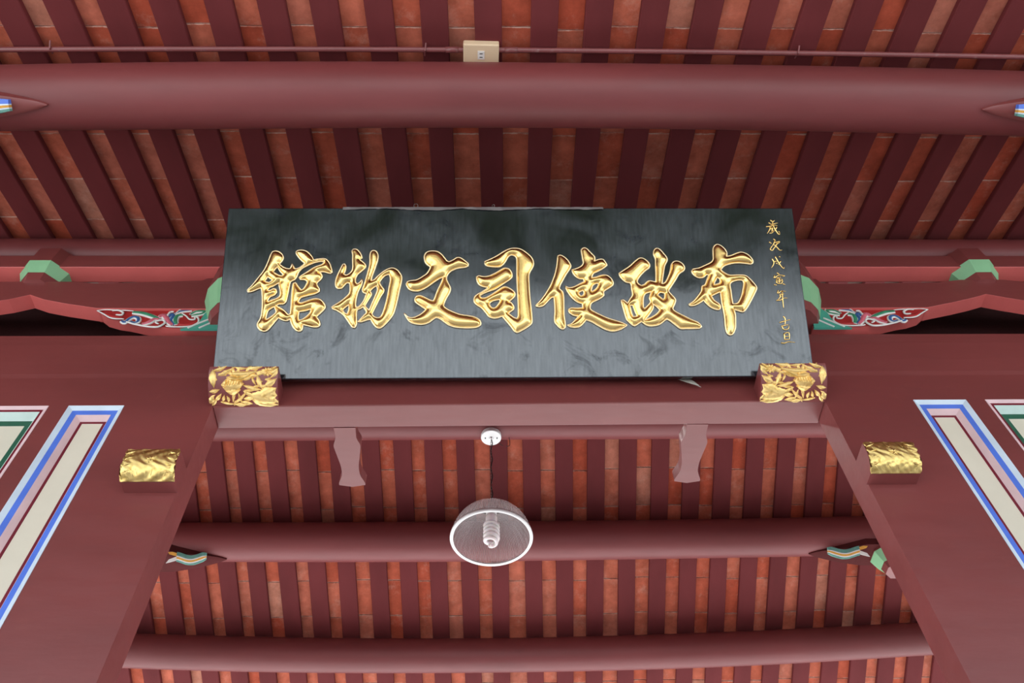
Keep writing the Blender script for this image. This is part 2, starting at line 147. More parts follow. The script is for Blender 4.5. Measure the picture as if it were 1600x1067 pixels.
def tile_mat():
    m = bpy.data.materials.new('terracotta_tile')
    n, l, p = nodes(m)
    tc = n.new('ShaderNodeTexCoord'); oi = n.new('ShaderNodeObjectInfo')
    off = n.new('ShaderNodeVectorMath'); off.operation = 'SCALE'; off.inputs[0].default_value = (31.7, 17.3, 9.1)
    l.new(oi.outputs['Random'], off.inputs['Scale'])
    add = n.new('ShaderNodeVectorMath'); add.operation = 'ADD'
    l.new(tc.outputs['Object'], add.inputs[0]); l.new(off.outputs[0], add.inputs[1])
    ramp = n.new('ShaderNodeValToRGB')
    cr = ramp.color_ramp
    cols = [(0.0, (0.42, 0.082, 0.044, 1)), (0.35, (0.46, 0.115, 0.068, 1)), (0.75, (0.50, 0.145, 0.092, 1)), (0.93, (0.45, 0.15, 0.105, 1)), (1.0, (0.48, 0.21, 0.15, 1))]
    cr.elements[0].position, cr.elements[0].color = cols[0]
    cr.elements[1].position, cr.elements[1].color = cols[-1]
    for q, c in cols[1:-1]:
        e = cr.elements.new(q); e.color = c
    l.new(oi.outputs['Random'], ramp.inputs[0])
    a = n.new('ShaderNodeTexNoise'); a.inputs['Scale'].default_value = 9; a.inputs['Detail'].default_value = 8; a.inputs['Roughness'].default_value = 0.7
    l.new(add.outputs[0], a.inputs['Vector'])
    m1 = n.new('ShaderNodeMix'); m1.data_type = 'RGBA'; m1.blend_type = 'MULTIPLY'
    r2 = n.new('ShaderNodeValToRGB'); r2.color_ramp.elements[0].color = (0.72, 0.64, 0.58, 1); r2.color_ramp.elements[1].color = (1.32, 1.26, 1.2, 1)
    r2.color_ramp.elements[0].position = 0.3; r2.color_ramp.elements[1].position = 0.7
    l.new(a.outputs['Fac'], r2.inputs[0]); m1.inputs[0].default_value = 1
    l.new(ramp.outputs[0], m1.inputs[6]); l.new(r2.outputs[0], m1.inputs[7])
    # lime wash stains
    s = n.new('ShaderNodeTexNoise'); s.inputs['Scale'].default_value = 6; s.inputs['Detail'].default_value = 12; s.inputs['Roughness'].default_value = 0.8
    l.new(add.outputs[0], s.inputs['Vector'])
    sr = n.new('ShaderNodeMapRange'); sr.inputs[1].default_value = 0.53; sr.inputs[2].default_value = 0.78; sr.inputs[4].default_value = 0.55
    l.new(s.outputs['Fac'], sr.inputs[0])
    # mortar smear along the lower edge of each tile
    sep = n.new('ShaderNodeSeparateXYZ'); l.new(tc.outputs['Object'], sep.inputs[0])
    ab = n.new('ShaderNodeMath'); ab.operation = 'ABSOLUTE'; l.new(sep.outputs['Y'], ab.inputs[0])
    w = n.new('ShaderNodeTexNoise'); w.inputs['Scale'].default_value = 40; w.inputs['Detail'].default_value = 3
    l.new(add.outputs[0], w.inputs['Vector'])
    wm = n.new('ShaderNodeMath'); wm.operation = 'MULTIPLY_ADD'; wm.inputs[1].default_value = 0.012
    l.new(w.outputs['Fac'], wm.inputs[0]); l.new(ab.outputs[0], wm.inputs[2])
    er = n.new('ShaderNodeMapRange'); er.inputs[1].default_value = 0.1522; er.inputs[2].default_value = 0.1545; er.inputs[4].default_value = 0.95
    l.new(wm.outputs[0], er.inputs[0])
    brk = n.new('ShaderNodeMapRange'); brk.inputs[1].default_value = 0.42; brk.inputs[2].default_value = 0.55; brk.inputs[3].default_value = 0.25
    l.new(a.outputs['Fac'], brk.inputs[0]); erm = n.new('ShaderNodeMath'); erm.operation = 'MULTIPLY'; l.new(er.outputs[0], erm.inputs[0]); l.new(brk.outputs[0], erm.inputs[1])
    mxm = n.new('ShaderNodeMath'); mxm.operation = 'MAXIMUM'
    l.new(sr.outputs[0], mxm.inputs[0]); l.new(erm.outputs[0], mxm.inputs[1])
    m2 = n.new('ShaderNodeMix'); m2.data_type = 'RGBA'
    l.new(mxm.outputs[0], m2.inputs[0]); l.new(m1.outputs[2], m2.inputs[6]); m2.inputs[7].default_value = (0.66, 0.42, 0.34, 1)
    l.new(m2.outputs[2], p.inputs['Base Color'])
    p.inputs['Roughness'].default_value = 0.85; p.inputs['Specular IOR Level'].default_value = 0.2
    bp = n.new('ShaderNodeBump'); bp.inputs['Strength'].default_value = 0.35; bp.inputs['Distance'].default_value = 0.004
    l.new(a.outputs['Fac'], bp.inputs['Height']); l.new(bp.outputs[0], p.inputs['Normal'])
    return m
M['tile'] = tile_mat()

def lacquer():
    m = bpy.data.materials.new('black_lacquer')
    n, l, p = nodes(m)
    tc = n.new('ShaderNodeTexCoord')
    mp = n.new('ShaderNodeMapping'); mp.inputs['Scale'].default_value = (6, 0.7, 1)
    l.new(tc.outputs['Object'], mp.inputs['Vector'])
    st = n.new('ShaderNodeTexNoise'); st.inputs['Scale'].default_value = 14; st.inputs['Detail'].default_value = 6
    l.new(mp.outputs[0], st.inputs['Vector'])
    bl = n.new('ShaderNodeTexNoise'); bl.inputs['Scale'].default_value = 3.2; bl.inputs['Detail'].default_value = 5; bl.inputs['Distortion'].default_value = 0.6
    l.new(tc.outputs['Object'], bl.inputs['Vector'])
    # dust film, blotchy
    r = n.new('ShaderNodeValToRGB'); r.color_ramp.elements[0].position = 0.35; r.color_ramp.elements[1].position = 0.62
    r.color_ramp.elements[0].color = (0.004, 0.005, 0.006, 1); r.color_ramp.elements[1].color = (0.024, 0.028, 0.035, 1)
    l.new(bl.outputs['Fac'], r.inputs[0])
    mx = n.new('ShaderNodeMix'); mx.data_type = 'RGBA'; mx.blend_type = 'MULTIPLY'; mx.inputs[0].default_value = 0.45
    r3 = n.new('ShaderNodeValToRGB'); r3.color_ramp.elements[0].position = 0.35; r3.color_ramp.elements[1].position = 0.65
    l.new(st.outputs['Fac'], r3.inputs[0])
    l.new(r.outputs[0], mx.inputs[6]); l.new(r3.outputs[0], mx.inputs[7])
    l.new(mx.outputs[2], p.inputs['Base Color'])
    rr = n.new('ShaderNodeMapRange'); rr.inputs[1].default_value = 0.3; rr.inputs[2].default_value = 0.7
    rr.inputs[3].default_value = 0.09; rr.inputs[4].default_value = 0.2
    l.new(bl.outputs['Fac'], rr.inputs[0]); l.new(rr.outputs[0], p.inputs['Roughness'])
    p.inputs['IOR'].default_value = 2.0
    p.inputs['Specular Tint'].default_value = (0.86, 0.94, 1.0, 1)
    sp = n.new('ShaderNodeTexNoise'); sp.inputs['Scale'].default_value = 5.5; sp.inputs['Detail'].default_value = 7; sp.inputs['Roughness'].default_value = 0.65; sp.inputs['Distortion'].default_value = 1.2
    l.new(tc.outputs['Object'], sp.inputs['Vector'])
    spr = n.new('ShaderNodeMapRange'); spr.inputs[1].default_value = 0.30; spr.inputs[2].default_value = 0.46; spr.inputs[3].default_value = 0.22; spr.inputs[4].default_value = 0.5
    l.new(sp.outputs['Fac'], spr.inputs[0]); stm = n.new('ShaderNodeMapRange'); stm.inputs[1].default_value = 0.3; stm.inputs[2].default_value = 0.7; stm.inputs[3].default_value = 0.85; stm.inputs[4].default_value = 1.08
    l.new(st.outputs['Fac'], stm.inputs[0]); spm = n.new('ShaderNodeMath'); spm.operation = 'MULTIPLY'; l.new(spr.outputs[0], spm.inputs[0]); l.new(stm.outputs[0], spm.inputs[1]); l.new(spm.outputs[0], p.inputs['Specular IOR Level'])
    bp = n.new('ShaderNodeBump'); bp.inputs['Strength'].default_value = 0.05; bp.inputs['Distance'].default_value = 0.002
    l.new(st.outputs['Fac'], bp.inputs['Height']); l.new(bp.outputs[0], p.inputs['Normal'])
    return m
M['lacquer'] = lacquer()

def metal(name, base, rough, bump=0.2, scale=60, dirt=None):
    m = bpy.data.materials.new(name)
    n, l, p = nodes(m)
    tc = n.new('ShaderNodeTexCoord')
    a = n.new('ShaderNodeTexNoise'); a.inputs['Scale'].default_value = scale; a.inputs['Detail'].default_value = 5
    l.new(tc.outputs['Object'], a.inputs['Vector'])
    if dirt:
        r = n.new('ShaderNodeValToRGB'); r.color_ramp.elements[0].position = 0.3; r.color_ramp.elements[1].position = 0.5
        r.color_ramp.elements[0].color = dirt; r.color_ramp.elements[1].color = base
        l.new(a.outputs['Fac'], r.inputs[0]); l.new(r.outputs[0], p.inputs['Base Color'])
    else:
        p.inputs['Base Color'].default_value = base
    p.inputs['Metallic'].default_value = 1.0
    p.inputs['Roughness'].default_value = rough
    bp = n.new('ShaderNodeBump'); bp.inputs['Strength'].default_value = bump; bp.inputs['Distance'].default_value = 0.002
    l.new(a.outputs['Fac'], bp.inputs['Height']); l.new(bp.outputs[0], p.inputs['Normal'])
    return m
M['gold'] = metal('gold_leaf', (1.0, 0.70, 0.26, 1), 0.24, 0.15, 90)
M['rim'] = metal('pale_gold_rim', (1.0, 0.82, 0.52, 1), 0.35, 0.1, 90)
M['gilt'] = metal('gilded_carving', (1.0, 0.72, 0.28, 1), 0.40, 0.4, 45, (0.72, 0.47, 0.13, 1))
M['gilt'].node_tree.nodes['Principled BSDF'].inputs['Metallic'].default_value = 0.6
M['oldgilt'] = metal('old_gilt', (0.86, 0.64, 0.24, 1), 0.36, 0.4, 45, (0.62, 0.43, 0.13, 1))
M['chrome'] = metal('brushed_steel', (0.75, 0.75, 0.76, 1), 0.25, 0.05)
M['chain'] = metal('dull_chain', (0.22, 0.20, 0.19, 1), 0.4, 0.1)

def enamel(name, c, rough=0.3):
    m = bpy.data.materials.new(name); n, l, p = nodes(m)
    tc = n.new('ShaderNodeTexCoord'); a = n.new('ShaderNodeTexNoise'); a.inputs['Scale'].default_value = 12
    l.new(tc.outputs['Object'], a.inputs['Vector'])
    mx = n.new('ShaderNodeMix'); mx.data_type = 'RGBA'; mx.inputs[6].default_value = tuple(v * 0.92 for v in c[:3]) + (1,); mx.inputs[7].default_value = c
    l.new(a.outputs['Fac'], mx.inputs[0]); l.new(mx.outputs[2], p.inputs['Base Color'])
    p.inputs['Roughness'].default_value = rough
    return m
M['enamel'] = enamel('white_enamel', (0.85, 0.85, 0.85, 1))
M['bulb'] = enamel('frosted_bulb', (0.86, 0.80, 0.80, 1), 0.25)
M['bulb'].node_tree.nodes['Principled BSDF'].inputs['Subsurface Weight'].default_value = 0.2

def prismatic():
    m = bpy.data.materials.new('ribbed_acrylic'); n, l, p = nodes(m)
    out = n['Material Output']
    tr = n.new('ShaderNodeBsdfTransparent'); tr.inputs[0].default_value = (0.90, 0.86, 0.86, 1)
    p.inputs['Base Color'].default_value = (0.78, 0.70, 0.70, 1); p.inputs['Roughness'].default_value = 0.18
    p.inputs['IOR'].default_value = 1.5
    ms = n.new('ShaderNodeMixShader')
    tc = n.new('ShaderNodeTexCoord'); sep = n.new('ShaderNodeSeparateXYZ'); l.new(tc.outputs['Object'], sep.inputs[0])
    at = n.new('ShaderNodeMath'); at.operation = 'ARCTAN2'; l.new(sep.outputs['Y'], at.inputs[0]); l.new(sep.outputs['X'], at.inputs[1])
    mu = n.new('ShaderNodeMath'); mu.operation = 'MULTIPLY'; mu.inputs[1].default_value = 120; l.new(at.outputs[0], mu.inputs[0])
    sn = n.new('ShaderNodeMath'); sn.operation = 'SINE'; l.new(mu.outputs[0], sn.inputs[0])
    mr = n.new('ShaderNodeMapRange'); mr.inputs[1].default_value = -1; mr.inputs[2].default_value = 1; mr.inputs[3].default_value = 0.22; mr.inputs[4].default_value = 0.5
    l.new(sn.outputs[0], mr.inputs[0])
    bp = n.new('ShaderNodeBump'); bp.inputs['Strength'].default_value = 0.3; bp.inputs['Distance'].default_value = 0.001
    l.new(sn.outputs[0], bp.inputs['Height']); l.new(bp.outputs[0], p.inputs['Normal'])
    l.new(mr.outputs[0], ms.inputs[0]); l.new(tr.outputs[0], ms.inputs[1]); l.new(p.outputs[0], ms.inputs[2])
    l.new(ms.outputs[0], out.inputs['Surface'])
    return m
M['acrylic'] = prismatic()

def paving():
    m = bpy.data.materials.new('granite_paving'); n, l, p = nodes(m)
    tc = n.new('ShaderNodeTexCoord')
    b = n.new('ShaderNodeTexBrick'); b.inputs['Scale'].default_value = 1.0
    b.inputs['Color1'].default_value = (0.56, 0.57, 0.58, 1); b.inputs['Color2'].default_value = (0.48, 0.49, 0.50, 1)
    b.inputs['Mortar'].default_value = (0.2, 0.2, 0.19, 1); b.inputs['Mortar Size'].default_value = 0.008
    b.inputs['Brick Width'].default_value = 0.6; b.inputs['Row Height'].default_value = 0.4
    l.new(tc.outputs['Object'], b.inputs['Vector']); l.new(b.outputs[0], p.inputs['Base Color'])
    p.inputs['Roughness'].default_value = 0.7
    return m
M['paving'] = paving()
M['rooftop'] = paint('roof_underlay', (0.12, 0.06, 0.05, 1), 0.2, 0.8)
M['plaster'] = paint('gable_plaster', (0.45, 0.42, 0.38, 1), 0.08, 0.8)

# ---------------------------------------------------------------- builders
def mesh_obj(name, verts, faces, mat, parent=None, smooth=False, loc=None):
    me = bpy.data.meshes.new(name)
    me.from_pydata([tuple(v) for v in verts], [], faces)
    if isinstance(mat, (list, tuple)):
        for m in mat: me.materials.append(m)
    else:
        me.materials.append(mat)
    if smooth: me.polygons.foreach_set('use_smooth', [True] * len(me.polygons))
    me.update()
    o = bpy.data.objects.new(name, me)
    COL.objects.link(o)
    if parent: o.parent = parent
    if loc: o.location = loc
    return o

def fix(o):
    bm = bmesh.new(); bm.from_mesh(o.data); bmesh.ops.recalc_face_normals(bm, faces=bm.faces); bm.to_mesh(o.data); bm.free()
    return o

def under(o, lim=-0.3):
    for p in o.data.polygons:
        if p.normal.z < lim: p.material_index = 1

def bev(o, w, seg=2, ang=30):
    b = o.modifiers.new('bevel', 'BEVEL'); b.width = w; b.segments = seg; b.limit_method = 'ANGLE'; b.angle_limit = math.radians(ang)
    return o

def tag(o, label=None, cat=None, group=None, kind=None):
    if label: o['label'] = label
    if cat: o['category'] = cat
    if group: o['group'] = group
    if kind: o['kind'] = kind
    return o

def empty(name, loc=(0, 0, 0)):
    o = bpy.data.objects.new(name, None); o.location = loc; o.empty_display_size = 0.1
    COL.objects.link(o)
    return o

class MB:
    """collects pieces of one mesh"""
    def __init__(s): s.v = []; s.f = []; s.m = []
    def add(s, v, f, mi=0):
        k = len(s.v); s.v += [tuple(q) for q in v]; s.f += [tuple(i + k for i in g) for g in f]; s.m += [mi] * len(f)
    def box(s, a, b, mi=0):
        x0, y0, z0 = a; x1, y1, z1 = b
        s.add([(x0, y0, z0), (x1, y0, z0), (x1, y1, z0), (x0, y1, z0), (x0, y0, z1), (x1, y0, z1), (x1, y1, z1), (x0, y1, z1)],
              [(0, 3, 2, 1), (4, 5, 6, 7), (0, 1, 5, 4), (1, 2, 6, 5), (2, 3, 7, 6), (3, 0, 4, 7)], mi)
    def prism_y(s, pts, y0, y1, mi=0):
        """polygon in xz extruded along y"""
        n = len(pts); v = [(x, y0, z) for x, z in pts] + [(x, y1, z) for x, z in pts]
        f = [(i, (i + 1) % n, n + (i + 1) % n, n + i) for i in range(n)]
        tris = geometry.tessellate_polygon([[Vector((x, z, 0)) for x, z in pts]])
        f += [tuple(t) for t in tris] + [tuple(n + i for i in reversed(t)) for t in tris]
        s.add(v, f, mi)
    def tube(s, pts, rad, seg=8, mi=0, flat=None, caps=True):
        pts = [Vector(p) for p in pts]; n = len(pts)
        rads = rad if isinstance(rad, (list, tuple)) else [rad] * n
        v = []; prev = None
        for i, p in enumerate(pts):
            t = (pts[min(i + 1, n - 1)] - pts[max(i - 1, 0)])
            if t.length < 1e-9: t = Vector((1, 0, 0))
            t.normalize()
            ref = Vector(flat) if flat else (prev if prev else Vector((0, 0, 1)) if abs(t.z) < 0.9 else Vector((1, 0, 0)))
            a = t.cross(ref)
            if a.length < 1e-6: a = t.orthogonal()
            a.normalize(); b = a.cross(t).normalized(); prev = b
            for k in range(seg):
                th = 2 * math.pi * k / seg
                v.append(p + (a * math.cos(th) + b * math.sin(th)) * rads[i])
        f = [(i * seg + k, i * seg + (k + 1) % seg, (i + 1) * seg + (k + 1) % seg, (i + 1) * seg + k) for i in range(n - 1) for k in range(seg)]
        if caps: f += [tuple(reversed(range(seg))), tuple((n - 1) * seg + k for k in range(seg))]
        s.add(v, f, mi)
    def lathe(s, prof, seg=32, c=(0, 0, 0), mi=0):
        v = []; n = len(prof)
        for r, z in prof:
            for k in range(seg):
                th = 2 * math.pi * k / seg; v.append((c[0] + r * math.cos(th), c[1] + r * math.sin(th), c[2] + z))
        s.add(v, [(i * seg + k, i * seg + (k + 1) % seg, (i + 1) * seg + (k + 1) % seg, (i + 1) * seg + k) for i in range(n - 1) for k in range(seg)], mi)
    def build(s, name, mats, parent=None, smooth=False, fixn=True):
        o = mesh_obj(name, s.v, s.f, mats, parent, smooth)
        if len(o.data.materials) > 1: o.data.polygons.foreach_set('material_index', s.m)
        if fixn: fix(o)
        return o

def curve_pts(pts, n=6, closed=False):
    P = [np.array(p, float) for p in pts]; out = []; L = len(P)
    rng = range(L) if closed else range(L - 1)
    for i in rng:
        p1, p2 = P[i], P[(i + 1) % L]
        p0 = P[(i - 1) % L] if closed or i > 0 else p1
        p3 = P[(i + 2) % L] if closed or i + 2 < L else p2
        for k in range(n):
            t = k / n
            out.append(0.5 * ((2 * p1) + (-p0 + p2) * t + (2 * p0 - 5 * p1 + 4 * p2 - p3) * t * t + (-p0 + 3 * p1 - 3 * p2 + p3) * t ** 3))
    if not closed: out.append(P[-1])
    return out

# ---------------------------------------------------------------- ground and an added dark strip out in front
g = MB(); g.box((-30, -30, -0.1), (30, 34, 0.0))
floor = tag(g.build('floor', M['paving']), kind='structure')
floor['label'] = 'grey granite paving below the gate'

g = MB(); g.box((-60, -80, -0.12), (60, -16.5, 0.004)); added_dark_ground = tag(g.build('floor', paint('added_dark_ground', (0.022, 0.028, 0.016, 1), 0.3, 0.95, 2.0, spec=0.1)), kind='structure')  # unseen dark ground, added to darken the reflection in the upper signboard
added_dark_ground['label'] = 'added dark ground beyond the paving'

# ---------------------------------------------------------------- roof: deck, rafters, tiles
RD = 0.035                                    # rafter depth (normal to the slope)
XL, XRR = -6.2, 6.6
Y_EAVE_F, Y_EAVE_R = -0.7, 8.2
c0, s0 = math.cos(math.atan(T0)), math.sin(math.atan(T0))
c1, s1 = math.cos(math.atan(T1)), math.sin(math.atan(T1))
def roofF(y, d=0.0): return (y - d * s0, Z0 + T0 * y + d * c0)      # offset d along the upward normal
def roofR(y, d=0.0): return (y + d * s1, Z1 - T1 * y + d * c1)

def deck(fn, ya, yb):
    b = MB()
    p = [fn(ya, RD + 0.022), fn(yb, RD + 0.022), fn(yb, RD + 0.16), fn(ya, RD + 0.16)]
    v = [(XL, y, z) for y, z in p] + [(XRR, y, z) for y, z in p]
    b.add(v, [(0, 1, 2, 3), (7, 6, 5, 4), (0, 4, 5, 1), (1, 5, 6, 2), (2, 6, 7, 3), (3, 7, 4, 0)])
    o = b.build('ceiling', M['rooftop'])
    return tag(o, kind='structure')
ceil_f = deck(roofF, Y_EAVE_F, YR - 0.01); ceil_f['label'] = 'sloping tiled soffit above the signboard'
ceil_r = deck(roofR, YR + 0.01, Y_EAVE_R); ceil_r['label'] = 'sloping tiled soffit seen through the doorway'

def rafter(parent, fn, x1, sl, ya, yb, w):
    b = MB()
    v = []
    for y in (ya, yb):
        xc = x1 + sl * (y - 1.5)
        for dx, d in ((-w / 2, 0), (w / 2, 0), (w / 2, RD), (-w / 2, RD)):
            yy, zz = fn(y, d); v.append((xc + dx, yy, zz))
    b.add(v, [(0, 1, 2, 3), (7, 6, 5, 4), (0, 4, 5, 1), (1, 5, 6, 2), (2, 6, 7, 3), (3, 7, 4, 0)])
    o = b.build('rafter', M['rafter'], parent)
    bev(o, 0.004, 1)
    return o

def ext(lst, xa, xb, s=0.24):
    l = list(lst)
    while l[0][0] > xa: l.insert(0, (l[0][0] - s, l[0][1] * 0.8))
    while l[-1][0] < xb: l.append((l[-1][0] + s, l[-1][1] * 0.8))
    return l
RF = ext(RAF_F, -6.0, 6.4); RR = ext(RAF_R, -4.6, 5.2)
for x1, sl in RF: rafter(ceil_f, roofF, x1, sl, Y_EAVE_F, YR - 0.05, 0.125)
for x1, sl in RR: rafter(ceil_r, roofR, x1, sl, YR + 0.05, Y_EAVE_R, 0.135)

# terracotta tiles: one shared mesh, resting on neighbouring rafters
TL, TW, TT = 0.3045, 0.216, 0.02
tb = MB(); tb.box((-TW / 2, -TL / 2 + 0.0012, 0), (TW / 2, TL / 2 - 0.0012, TT))
tile_me = tb.build('tile', M['tile']); 
bev(tile_me, 0.003, 1)
tile_first = tile_me
def lay_tiles(parent, fn, raf, slope, joints, xr, sy):
    global tile_first
    for i in range(len(raf) - 1):
        jx = random.uniform(-0.012, 0.012)
        for ja, jb in zip(joints, joints[1:]):
            ym = (ja + jb) / 2 + jx
            xa = raf[i][0] + raf[i][1] * (ym - 1.5); xb = raf[i + 1][0] + raf[i + 1][1] * (ym - 1.5)
            xm = (xa + xb) / 2
            if not xr[0] < xm < xr[1]: continue
            d = RD + random.uniform(0.0, 0.0015)
            y, z = fn(ym, d)
            if tile_first is not None: o = tile_first; tile_first = None
            else:
                o = tile_me.copy(); COL.objects.link(o)
            o.parent = parent
            o.location = (xm, y, z)
            o.scale = (min(1.0, (xb - xa - 0.02) / TW), sy, 1)
            o.rotation_euler = (slope + random.uniform(-0.002, 0.002), random.uniform(-0.004, 0.004), random.uniform(-0.01, 0.01))
P = 0.2908
jf = [1.638 + P * k for k in range(-6, 4)]
lay_tiles(ceil_f, roofF, RF, math.atan(T0), jf, (-3.65, 3.95), 1.0)
jr = [4.484 + P * k for k in range(-1, 8)]
lay_tiles(ceil_r, roofR, RR, -math.atan(T1), jr, (-3.5, 4.1), 1.018)

# ---------------------------------------------------------------- round purlins
def purlin(y, z, r, label, bow=0.0, xa=-6.0, xb=6.4, dz=0.0):
    """a natural log: slight bow and swelling; the ends run on past the view"""
    b = MB(); n = 48; seg = 40
    pts = []; rr = []
    for i in range(n + 1):
        x = xa + (xb - xa) * i / n
        u = (x - 0.1) / 2.4
        pts.append((x, y + bow * min(u * u, 2.0), z + dz * min(u * u, 2.0))); rr.append(r * (1 + 0.012 * math.sin(x * 1.7 + y * 3) - 0.01 * min(u * u, 2)))
    b.tube(pts, rr, seg, flat=(0, 0, 1))
    o = b.build('purlin', M['log'], None, True)
    return tag(o, label, 'beam', 'round roof purlins')
P1 = (1.322, 5.464, 0.150)
pur1 = purlin(*P1, 'thick round maroon beam crossing the top of the picture above the signboard', bow=0.027)
purW = purlin(2.405, 5.842, 0.105, 'round maroon beam against the rafters just behind the signboard top')
P2 = (4.905, 5.886, 0.148)
purR = purlin(4.0, 6.235, 0.14, 'round maroon ridge beam just below the door lintel, holding the lamp')
pur2 = purlin(*P2, 'round maroon beam behind the hanging lamp shade', -0.02)
pur3 = purlin(5.823, 5.525, 0.130, 'lowest round maroon beam at the bottom of the picture', -0.05, dz=0.02)

# ---------------------------------------------------------------- doorway wall
# boards either side of the doorway, running down to the floor
def wall(name, x0, x1, label, panels):
    """wall board with openings for recessed painted panels"""
    zt, zb = 4.695, 0.0
    y0, y1 = YW, YW + 0.125
    b = MB()
    xs = [x0]; 
    cuts = sorted(panels)
    cur = x0
    for (pa, pb, pt, pz) in cuts:
        b.box((cur, y0, zb), (pa, y1, zt)); b.box((pa, y0, pt), (pb, y1, zt)); b.box((pa, y0, zb), (pb, y1, pz)); cur = pb
    b.box((cur, y0, zb), (x1, y1, zt))
    bm_o = b.build(name, M['board'], None, False)
    return tag(bm_o, label, None, None, 'structure')
def frame_ring(parent, name, x0, x1, z0, z1, w, ya, yb, mat, slope=0.0):
    """mitred flat ring; with slope the inner edge lies deeper (a bevelled recess)"""
    b = MB()
    o_ = [(x0, z0), (x1, z0), (x1, z1), (x0, z1)]; i_ = [(x0 + w, z0 + w), (x1 - w, z0 + w), (x1 - w, z1 - w), (x0 + w, z1 - w)]
    v = [(x, ya, z) for x, z in o_] + [(x, ya + slope, z) for x, z in i_] + [(x, yb, z) for x, z in o_] + [(x, yb, z) for x, z in i_]
    f = []
    for k in range(4):
        j = (k + 1) % 4
        f += [(k, j, 4 + j, 4 + k), (8 + k, 12 + k, 12 + j, 8 + j), (k, 8 + k, 8 + j, j), (4 + k, 4 + j, 12 + j, 12 + k)]
    b.add(v, f)
    o = b.build(name, mat, parent)
    return o
def panel(parent, x0, x1, zt, scheme, label):
    """frame mouldings that step down into the wall around a cream board"""
    zb = 1.1
    t = empty('painted_panel'); t.parent = parent
    t['label'] = label
    xa, xb, za, zc = x0, x1, zb, zt
    yb = YW + 0.09; y = YW - 0.002
    for nm, mt, w, d in zip(('outer_band', 'line_band', 'recess_band', 'inner_line'), *scheme):
        frame_ring(t, nm, xa, xb, za, zc, w, y, yb, M[mt], d); xa += w; xb -= w; za += w; zc -= w; y += d
    b = MB(); b.box((xa, y, za), (xb, yb, zc)); b.build('centre_board', M['cream'], t)
BLUE = (('paleblue', 'blue', 'pinkw', 'wine'), (0.022, 0.024, 0.0185, 0.0125), (0.011, 0.004, 0.025, 0.001)); GREEN = (('pinkw', 'wine', 'palegreen', 'dkgreen'), (0.018, 0.012, 0.028, 0.026), (0.008, 0.002, 0.030, 0.006))
zl, zr = 4.494, 4.510
wl = wall('wall_left', -6.0, DXL, 'maroon board wall left of the doorway', [(-1.876, -1.628, 1.1, 1.1)] and [(-2.62, -1.961, zl, 1.1), (-1.874, -1.630, zl, 1.1)])
wr = wall('wall_right', DXR, 6.4, 'maroon board wall right of the doorway', [(1.935, 2.180, zr, 1.1), (2.268, 2.93, zr, 1.1)])
panel(wl, -1.874, -1.630, zl, BLUE, 'narrow cream panel with blue and pink borders')
panel(wl, -2.62, -1.961, zl, GREEN, 'cream panel with pink and green borders')
panel(wr, 1.935, 2.180, zr, BLUE, 'narrow cream panel with blue and pink borders')
panel(wr, 2.268, 2.93, zr, GREEN, 'cream panel with pink and green borders')

# lintel across the doorway
b = MB()
ll, lr = 4.482, 4.508
b.add([(DXL + 0.001, YW - 0.001, ll), (DXR - 0.001, YW - 0.001, lr), (DXR - 0.001, YW + 0.135, lr), (DXL + 0.001, YW + 0.125, ll),
       (DXL + 0.001, YW - 0.001, 4.69), (DXR - 0.001, YW - 0.001, 4.69), (DXR - 0.001, YW + 0.135, 4.69), (DXL + 0.001, YW + 0.125, 4.69)],
      [(0, 3, 2, 1), (4, 5, 6, 7), (0, 1, 5, 4), (1, 2, 6, 5), (2, 3, 7, 6), (3, 0, 4, 7)])
lint = b.build('lintel', M['board']); bev(lint, 0.004)
tag(lint, 'flat maroon door lintel with pale underside directly below the signboard', 'beam')

# tie beam above wall and lintel, slightly rounded face
b = MB()
prof = [(YW + 0.006, 4.700), (YW + 0.001, 4.73), (YW - 0.004, 4.82), (YW - 0.006, 4.95), (YW - 0.002, 5.035), (YW + 0.006, 5.045), (YW + 0.16, 5.045), (YW + 0.16, 4.700)]
n_ = len(prof); v = [(-6.0, y, z) for y, z in prof] + [(6.4, y, z) for y, z in prof]
b.add(v, [(i, (i + 1) % n_, n_ + (i + 1) % n_, n_ + i) for i in range(n_)] + [tuple(range(n_)), tuple(reversed(range(n_, 2 * n_)))])
tie = b.build('tie_beam', M['board'], None); bev(tie, 0.002, 1, 50)
tag(tie, 'long flat maroon beam passing behind the lower part of the signboard', 'beam')

# upper rail under the wall purlin
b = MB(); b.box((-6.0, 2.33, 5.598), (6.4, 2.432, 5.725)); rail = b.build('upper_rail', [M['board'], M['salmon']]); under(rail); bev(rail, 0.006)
tag(rail, 'straight maroon rail with salmon underside below the round beam behind signboard', 'beam')

# dark sheets added to close the space behind the arched beams, standing for shade
b = MB(); b.box((-6.0, 2.68, 5.05), (6.4, 2.72, 5.95)); tag(b.build('wall_shade_sheet', M['dark']), 'added dark sheet standing for the shade behind the arched beams', None, None, 'structure')
b = MB(); b.box((-6.0, 2.56, 5.0), (6.4, 2.70, 5.05)); tag(b.build('trim_shade_1', M['dark']), kind='structure')

